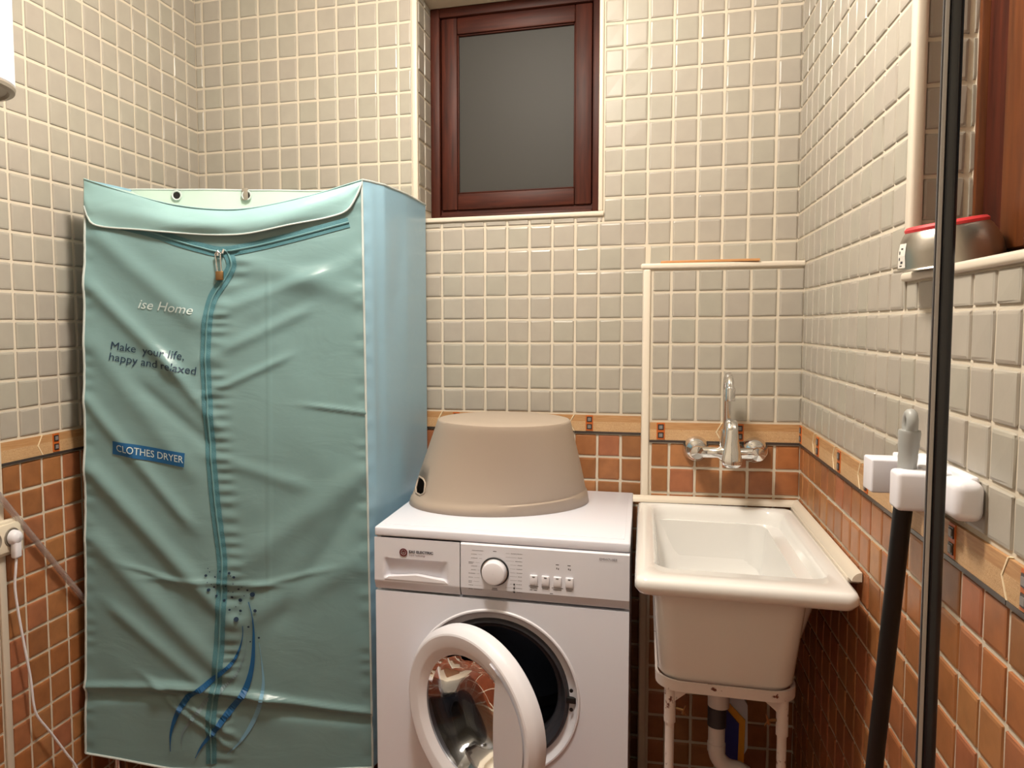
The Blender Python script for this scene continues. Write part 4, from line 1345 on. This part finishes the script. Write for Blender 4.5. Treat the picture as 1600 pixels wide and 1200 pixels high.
# tile trims round the sink (flush to the walls)
quarter('trim_12', (SX0 - .012, box_y(SX0) - .0055, SZ + .001), (XR - .012, box_y(XR) - .0055, SZ + .001), -Y, Z, .016)
quarter('trim_13', (XR - .0055, box_y(XR) - .004, SZ + .001), (XR - .0055, -.725, SZ + .001), -X, Z, .017)
box('trim_14', (SX1 - .002, XR - .001, -.70, box_y(XR) - .004, SZ - .010, SZ + .001), M['trim'], kind='structure', bev=.002)

# drain pipe
dp = thing('drain_pipe', 'white plastic drain pipe with black collar below the sink', 'pipe', (1.6, -.44, 0))
pxx, pyy = 1.597, -.45
tube('tail_piece', [(pxx + .003, pyy, .634), (pxx + .003, pyy, .46)], [.026, .0235], M['pvc'], dp, n=24)
tube('flange', [(pxx + .003, pyy, .520), (pxx + .003, pyy, .500)], [.033, .031], M['pvc'], dp, n=24)
tube('rubber_collar', [(pxx, pyy, .458), (pxx, pyy, .413)], [.0205, .0205], M['rubber'], dp, n=24)
pts = [(pxx, pyy, .42), (pxx, pyy, .38), (pxx, pyy, .355)]
for k in range(1, 9):
    a = k / 8 * pi / 2
    pts.append((pxx + .040 * (1 - cos(a)), pyy, .355 - .040 * sin(a)))
pts += [(pxx + .050, pyy, .314), (pxx + .061, pyy, .309), (pxx + .065, pyy, .296), (pxx + .065, pyy, .0)]
tube('pipe', pts, .0185, M['pvc'], dp, n=24)
tube('coupling', [(pxx, pyy, .372), (pxx, pyy, .352)], .0200, M['pvc'], dp, n=24)
settle(dp)

# blue and yellow carton behind the pipe
cb = thing('carton', 'blue and yellow packet standing under the sink beside the white drain pipe', 'packet', (1.64, -.36, 0))
bm = bmesh.new()
pts2 = [(.0, .0), (.040, -.052), (.068, -.050), (.072, .115), (.045, .135), (.0, .115)]
def carton_pt(u, h, d): return Vector((1.620 + u * .9, -.375 + d, .322 + h))
# slanted hexagonal packet resting against the trap
blue = [(-.004, -.002), (.036, -.050), (.038, .062), (-.004, .104)]
yell = [(.036, -.050), (.052, -.048), (.054, .070), (.004, .116), (-.004, .104), (.038, .062)]
whit = [(.052, -.020), (.062, .000), (.060, .105), (.045, .128), (.018, .128), (.004, .116), (.054, .070)]
for nm, poly, mat, d in (('carton_face', blue, 'carton_blue', 0), ('carton_edge', yell, 'carton_yellow', .004), ('carton_back', whit, 'carton_white', .010)):
    bm = bmesh.new(); n = len(poly)
    a = [bm.verts.new(carton_pt(u, h, d)) for u, h in poly]; b = [bm.verts.new(carton_pt(u, h, d + .05)) for u, h in poly]
    bm.faces.new(a); bm.faces.new(b)
    for i in range(n): bm.faces.new((a[i], a[(i + 1) % n], b[(i + 1) % n], b[i]))
    from_bm(nm, bm, M[mat], cb)
box('carton_base', (1.625, 1.665, -.37, -.33, 0.0, .33), M['carton_blue'], cb, bev=.002)
settle(cb)

# ------------------------------------------------------------------ faucet
fa_ = thing('wall_faucet', 'chrome wall mixer tap with swan neck spout above the sink', 'faucet', (1.636, -.13, 1.004))
FZ = 1.0045; FY = -.186
for fx in (1.5615, 1.7085):
    y0 = box_y(fx) - .004
    lathe('rosette', [(.0345, 0), (.0345, -.003), (.031, -.014), (.022, -.026), (.016, -.030), (.014, -.034)], M['chrome'], fa_, n=36, origin=(fx, y0, FZ), axis='Y', cap1=True)
    tube('inlet', [(fx, y0 - .02, FZ), (fx, FY, FZ)], .0135, M['chrome'], fa_, n=20)
    lathe('inlet_nut', [(.001, -.016), (.0165, -.014), (.0175, -.010), (.0175, .010), (.0165, .012), (.001, .013)], M['chrome'], fa_, n=24, origin=(fx, FY, FZ), axis='Y')
bm = bmesh.new()
add_tube(bm, [(1.5615, FY, FZ), (1.585, FY, FZ), (1.612, FY, FZ), (1.620, FY, FZ), (1.650, FY, FZ), (1.658, FY, FZ), (1.685, FY, FZ), (1.7085, FY, FZ)], [.0150, .0150, .0140, .021, .021, .0140, .0150, .0150], 24)
from_bm('mixer_body', bm, M['chrome'], fa_, auto=50)
tube('cartridge', [(1.636, FY, FZ), (1.636, FY, FZ + .045), (1.636, FY - .002, FZ + .060)], [.0205, .0195, .016], M['chrome'], fa_, n=24)
pts = [(1.634, FY + .004, FZ + .03), (1.633, FY + .004, FZ + .13), (1.632, FY + .002, FZ + .165)]
for k in range(1, 13):
    a = k / 12 * pi
    pts.append((1.632, FY + .002 - .036 * (1 - cos(a)), FZ + .165 + .036 * sin(a)))
pts.append((1.632, FY - .070, FZ + .150))
tube('spout', pts, .0100, M['chrome'], fa_, n=18)
tube('aerator', [(1.632, FY - .070, FZ + .176), (1.632, FY - .070, FZ + .172), (1.632, FY - .070, FZ + .142)], [.0105, .0128, .0128], M['chrome'], fa_, n=20)
# lever: flared flat handle hanging forward
bm = bmesh.new()
lv = [(FY - .002, FZ + .088, .008, .006), (FY - .010, FZ + .086, .0135, .010), (FY - .022, FZ + .078, .0155, .013), (FY - .032, FZ + .060, .0155, .011), (FY - .038, FZ + .035, .0175, .009), (FY - .044, FZ + .008, .0215, .0075), (FY - .050, FZ - .012, .0245, .0065), (FY - .053, FZ - .022, .0225, .005), (FY - .054, FZ - .029, .012, .003)]
rr = []
for y, z, hw, ht in lv:
    rr.append([(1.642 + hw * cos(a) * (abs(cos(a)) ** -.4 if abs(cos(a)) > .2 else 1), y - ht * sin(a), z + ht * .3 * sin(a)) for a in [2 * pi * k / 20 for k in range(20)]])
add_loft(bm, rr, cap0=True, cap1=True)
from_bm('lever', bm, M['chrome'], fa_, auto=60)
settle(fa_)

# wooden slat lying on the ledge
sl = box('wooden_slat', (1.466, 1.712, -.1285, -.098, BTOP + .0035, BTOP + .0100), M['slat'], bev=.0012)
sl['label'] = 'thin pale wooden slat lying on the ledge above the faucet'; sl['category'] = 'slat'

# ------------------------------------------------------------------ steel bowl on the window sill
BXc, BYc, BZ = 1.845, -1.012, RZ0 + .012
bw = thing('pet_bowl', 'upturned stainless steel bowl with red rubber ring on the right window sill', 'bowl', (BXc, BYc, BZ))
BP = [(.070, .0), (.0712, .0012), (.070, .003), (.0655, .0035), (.0645, .008), (.063, .025), (.0585, .040), (.0535, .050), (.048, .056), (.045, .057), (.04, .055), (.001, .055)]
lathe('bowl_body', BP, M['steel'], bw, n=72, origin=(0, 0, 0))
lathe('rubber_ring', [(.0505, .0535), (.0512, .0575), (.048, .0610), (.044, .0615), (.040, .0590), (.040, .0555)], M['red_rubber'], bw, n=72, origin=(0, 0, 0))
bm = bmesh.new()
V = []; F = []
for j in range(5):
    for i in range(7):
        a = radians(174 + i * 3.6); h = .006 + .034 * j / 4
        r = interp([(.0035, .0655), (.008, .0645), (.025, .063), (.040, .0585)], h) + .0004
        V.append((r * cos(a), r * sin(a), h))
for j in range(4):
    for i in range(6):
        a = j * 7 + i; F.append((a, a + 1, a + 8, a + 7))
stk = mesh_obj('price_sticker', V, F, M['paper'], bw)
V = []; F = []
for (a0, a1, h0, h1) in ((179, 183, .017, .030), (184, 190, .012, .034), (181, 188, .008, .010)):
    b0 = len(V)
    for h in (h0, h1):
        for a in (a0, (a0 + a1) / 2, a1):
            r = interp([(.0035, .0655), (.008, .0645), (.025, .063), (.040, .0585)], h) + .0007
            V.append((r * cos(radians(a)), r * sin(radians(a)), h))
    F += [(b0, b0 + 1, b0 + 4, b0 + 3), (b0 + 1, b0 + 2, b0 + 5, b0 + 4)]
mesh_obj('sticker_print', V, F, M['ink'], stk)
# it overhangs the sill and tips down towards the room
bw.rotation_euler = Matrix.Rotation(radians(-9), 3, Vector((-.26, .966, 0))).to_euler()


# ------------------------------------------------------------------ broom holder and pole
hd = thing('broom_holder', 'white plastic broom clip mounted on the right tiled wall', 'holder', (XR, -1.05, 1.10))
xw = XR - TT - .0005
def block(name, y0, y1, x0, x1, z0, z1, mat, parent=hd, bev=.004): return box(name, (x0, x1, y0, y1, z0, z1), mat, parent, bev=bev, seg=4)
block('wall_plate', -1.205, -1.02, xw - .012, xw, 1.100, 1.148, M['white_plastic'])
block('end_cap', -1.225, -1.170, xw - .034, xw, 1.095, 1.145, M['white_plastic'], bev=.012)
block('grip_insert', -1.168, -1.145, xw - .030, xw - .004, 1.092, 1.140, M['grey_plastic'], bev=.003)
block('arm', -1.150, -.985, xw - .034, xw - .004, 1.128, 1.143, M['white_plastic'], bev=.003)
block('jaw', -1.145, -1.108, xw - .072, xw - .012, 1.088, 1.140, M['white_plastic'], bev=.006)
block('jaw', -1.020, -.975, xw - .070, xw - .012, 1.086, 1.136, M['white_plastic'], bev=.003)
block('jaw_bridge', -1.145, -.98, xw - .026, xw - .010, 1.090, 1.136, M['white_plastic'], bev=.004)
settle(hd)

pole = thing('mop_pole', 'black mop pole with grey looped grip clamped in the white holder', 'pole', (1.77, -.90, 0))
def polept(z): return Vector((1.770 - .0, -1.098 + (1.09 - z) * .205, z))
pb, pt_ = polept(0.0), polept(1.135)
tube('pole', [pb + Z * .03, pt_], .0118, M['pole'], pole, n=20)
tube('foot_cap', [pb, pb + (pt_ - pb).normalized() * .05], .014, M['grey_plastic'], pole, n=16)
# grip with a hanging loop
gd = (pt_ - pb).normalized()
gz = Vector((0, 0, 1))
bm = bmesh.new()
g0 = polept(1.128)
lean = Vector((0, -.10, 1)).normalized()
side = Vector((.35, .94, 0)).normalized(); side = Y.copy()
secs = [(0, .0135), (.012, .0146), (.016, .0138), (.028, .0146), (.032, .0140), (.044, .0158), (.048, .0154), (.060, .0168), (.064, .0160)]
rr = []
for h, r in secs:
    c = g0 + lean * h
    rr.append([tuple(c + side * (r * cos(a)) + X * (r * .8 * sin(a))) for a in [2 * pi * k / 24 for k in range(24)]])
add_loft(bm, rr, cap0=True, cap1=True)
cc = g0 + lean * .072
add_tube(bm, [cc + (side * cos(a) * .0092 + lean * sin(a) * .0145) for a in [radians(-70) + radians(320) * k / 24 for k in range(25)]], .0072, 12)
from_bm('grip', bm, M['grey_plastic'], pole, auto=50)
settle(pole)

# ------------------------------------------------------------------ black upright profile in front of the right wall
bx_, by_ = 1.720, -1.363
bar = thing('screen_post', 'tall black metal post with grey edge strip in front of the right wall', 'post', (bx_, by_, 0))
mrot = Matrix.Translation((bx_, by_, 0)) @ Matrix.Rotation(radians(-13), 4, 'Z')
box('post_profile', (-.0040, .0085, -.009, .009, 0.0, HC - .002), M['black_gloss'], bar, bev=.004, mat4=mrot, seg=3)
box('seal_strip', (-.0080, -.0040, -.0090, -.001, 0.0, HC - .002), M['seal'], bar, bev=.0008, mat4=mrot)
box('seal_lip', (-.0090, -.0080, -.0085, .003, 0.0, HC - .002), M['rubber'], bar, mat4=mrot)
settle(bar)

# ------------------------------------------------------------------ left wall fittings
sk_ = thing('wall_socket', 'ivory double wall socket on the left orange tiles', 'socket', (0, -.83, .855))
box('socket_plate', (.0045, .020, -.933, -.808, .815, .897), M['socket'], sk_, bev=.005, seg=3)
box('socket_frame', (.018, .024, -.923, -.818, .823, .889), M['socket'], sk_, bev=.003)
for yy in (-.846, -.898):
    bm = bmesh.new()
    add_lathe(bm, [(.0225, .0245), (.0215, .0262), (.0195, .0255), (.0185, .0245), (.001, .0243)], 28, (0, yy, .856), 'X')
    from_bm('socket_well', bm, M['lamp_base'], sk_, auto=40)
settle(sk_)
pg = thing('power_plug', 'white angled plug with thin cord trailing down the left wall', 'plug', (.03, -.826, .84))
bm = bmesh.new()
add_lathe(bm, [(.001, .045), (.012, .043), (.0165, .038), (.0175, .027)], 24, (0, -.846, .856), 'X', cap1=True)
from_bm('plug_body', bm, M['white_plastic'], pg, auto=45)
box('plug_body', (.026, .043, -.856, -.836, .808, .856), M['white_plastic'], pg, bev=.005, seg=3)
cord = [(.034, -.846, .812), (.034, -.850, .780), (.030, -.850, .740), (.028, -.842, .680), (.028, -.828, .590), (.028, -.814, .506), (.028, -.808, .441), (.028, -.797, .404), (.030, -.760, .344), (.034, -.720, .273), (.036, -.683, .205), (.036, -.67, .12), (.036, -.675, .04), (.04, -.72, .006), (.06, -.85, .006)]
def cat3(pts, n=6):
    out = []; q = [pts[0]] + list(pts) + [pts[-1]]
    for i in range(1, len(q) - 2):
        for k in range(n):
            t = k / n
            out.append(tuple(.5 * (2 * q[i][d] + (q[i + 1][d] - q[i - 1][d]) * t + (2 * q[i - 1][d] - 5 * q[i][d] + 4 * q[i + 1][d] - q[i + 2][d]) * t * t + (3 * q[i][d] - q[i - 1][d] - 3 * q[i + 1][d] + q[i + 2][d]) * t ** 3) for d in range(3)))
    out.append(tuple(pts[-1])); return out
tube('cord', cat3(cord), .0030, M['white_plastic'], pg, n=8)
settle(pg)
# smoky strap running from the front-left down to the dryer
a, b = Vector((.020, -.925, 1.025)), Vector((.020, -.614, .622))
stp = tube('plastic_tube', [a, b], .0075, M['strap'], None, n=10)
stp['label'] = 'smoky grey plastic tube slanting from the left wall to the teal dryer'; stp['category'] = 'tube'

# white cylindrical heater high on the left wall
hc = Vector((.118, -1.035, 1.812))
ht_ = thing('water_heater', 'white cylindrical appliance with grey underside high on the left wall', 'heater', tuple(hc))
lathe('heater_body', [(.104, .002), (.107, .006), (.1075, .40), (.104, .42), (.001, .425)], M['white_plastic'], ht_, n=64, origin=tuple(hc))
lathe('heater_base', [(.106, .004), (.108, .0), (.106, -.006), (.096, -.008), (.092, -.003), (.001, -.003)], M['lamp_base'], ht_, n=64, origin=tuple(hc))
box('wall_bracket', (.004, .03, -1.07, -1.0, 1.90, 2.15), M['white_plastic'], ht_, bev=.003)
settle(ht_)
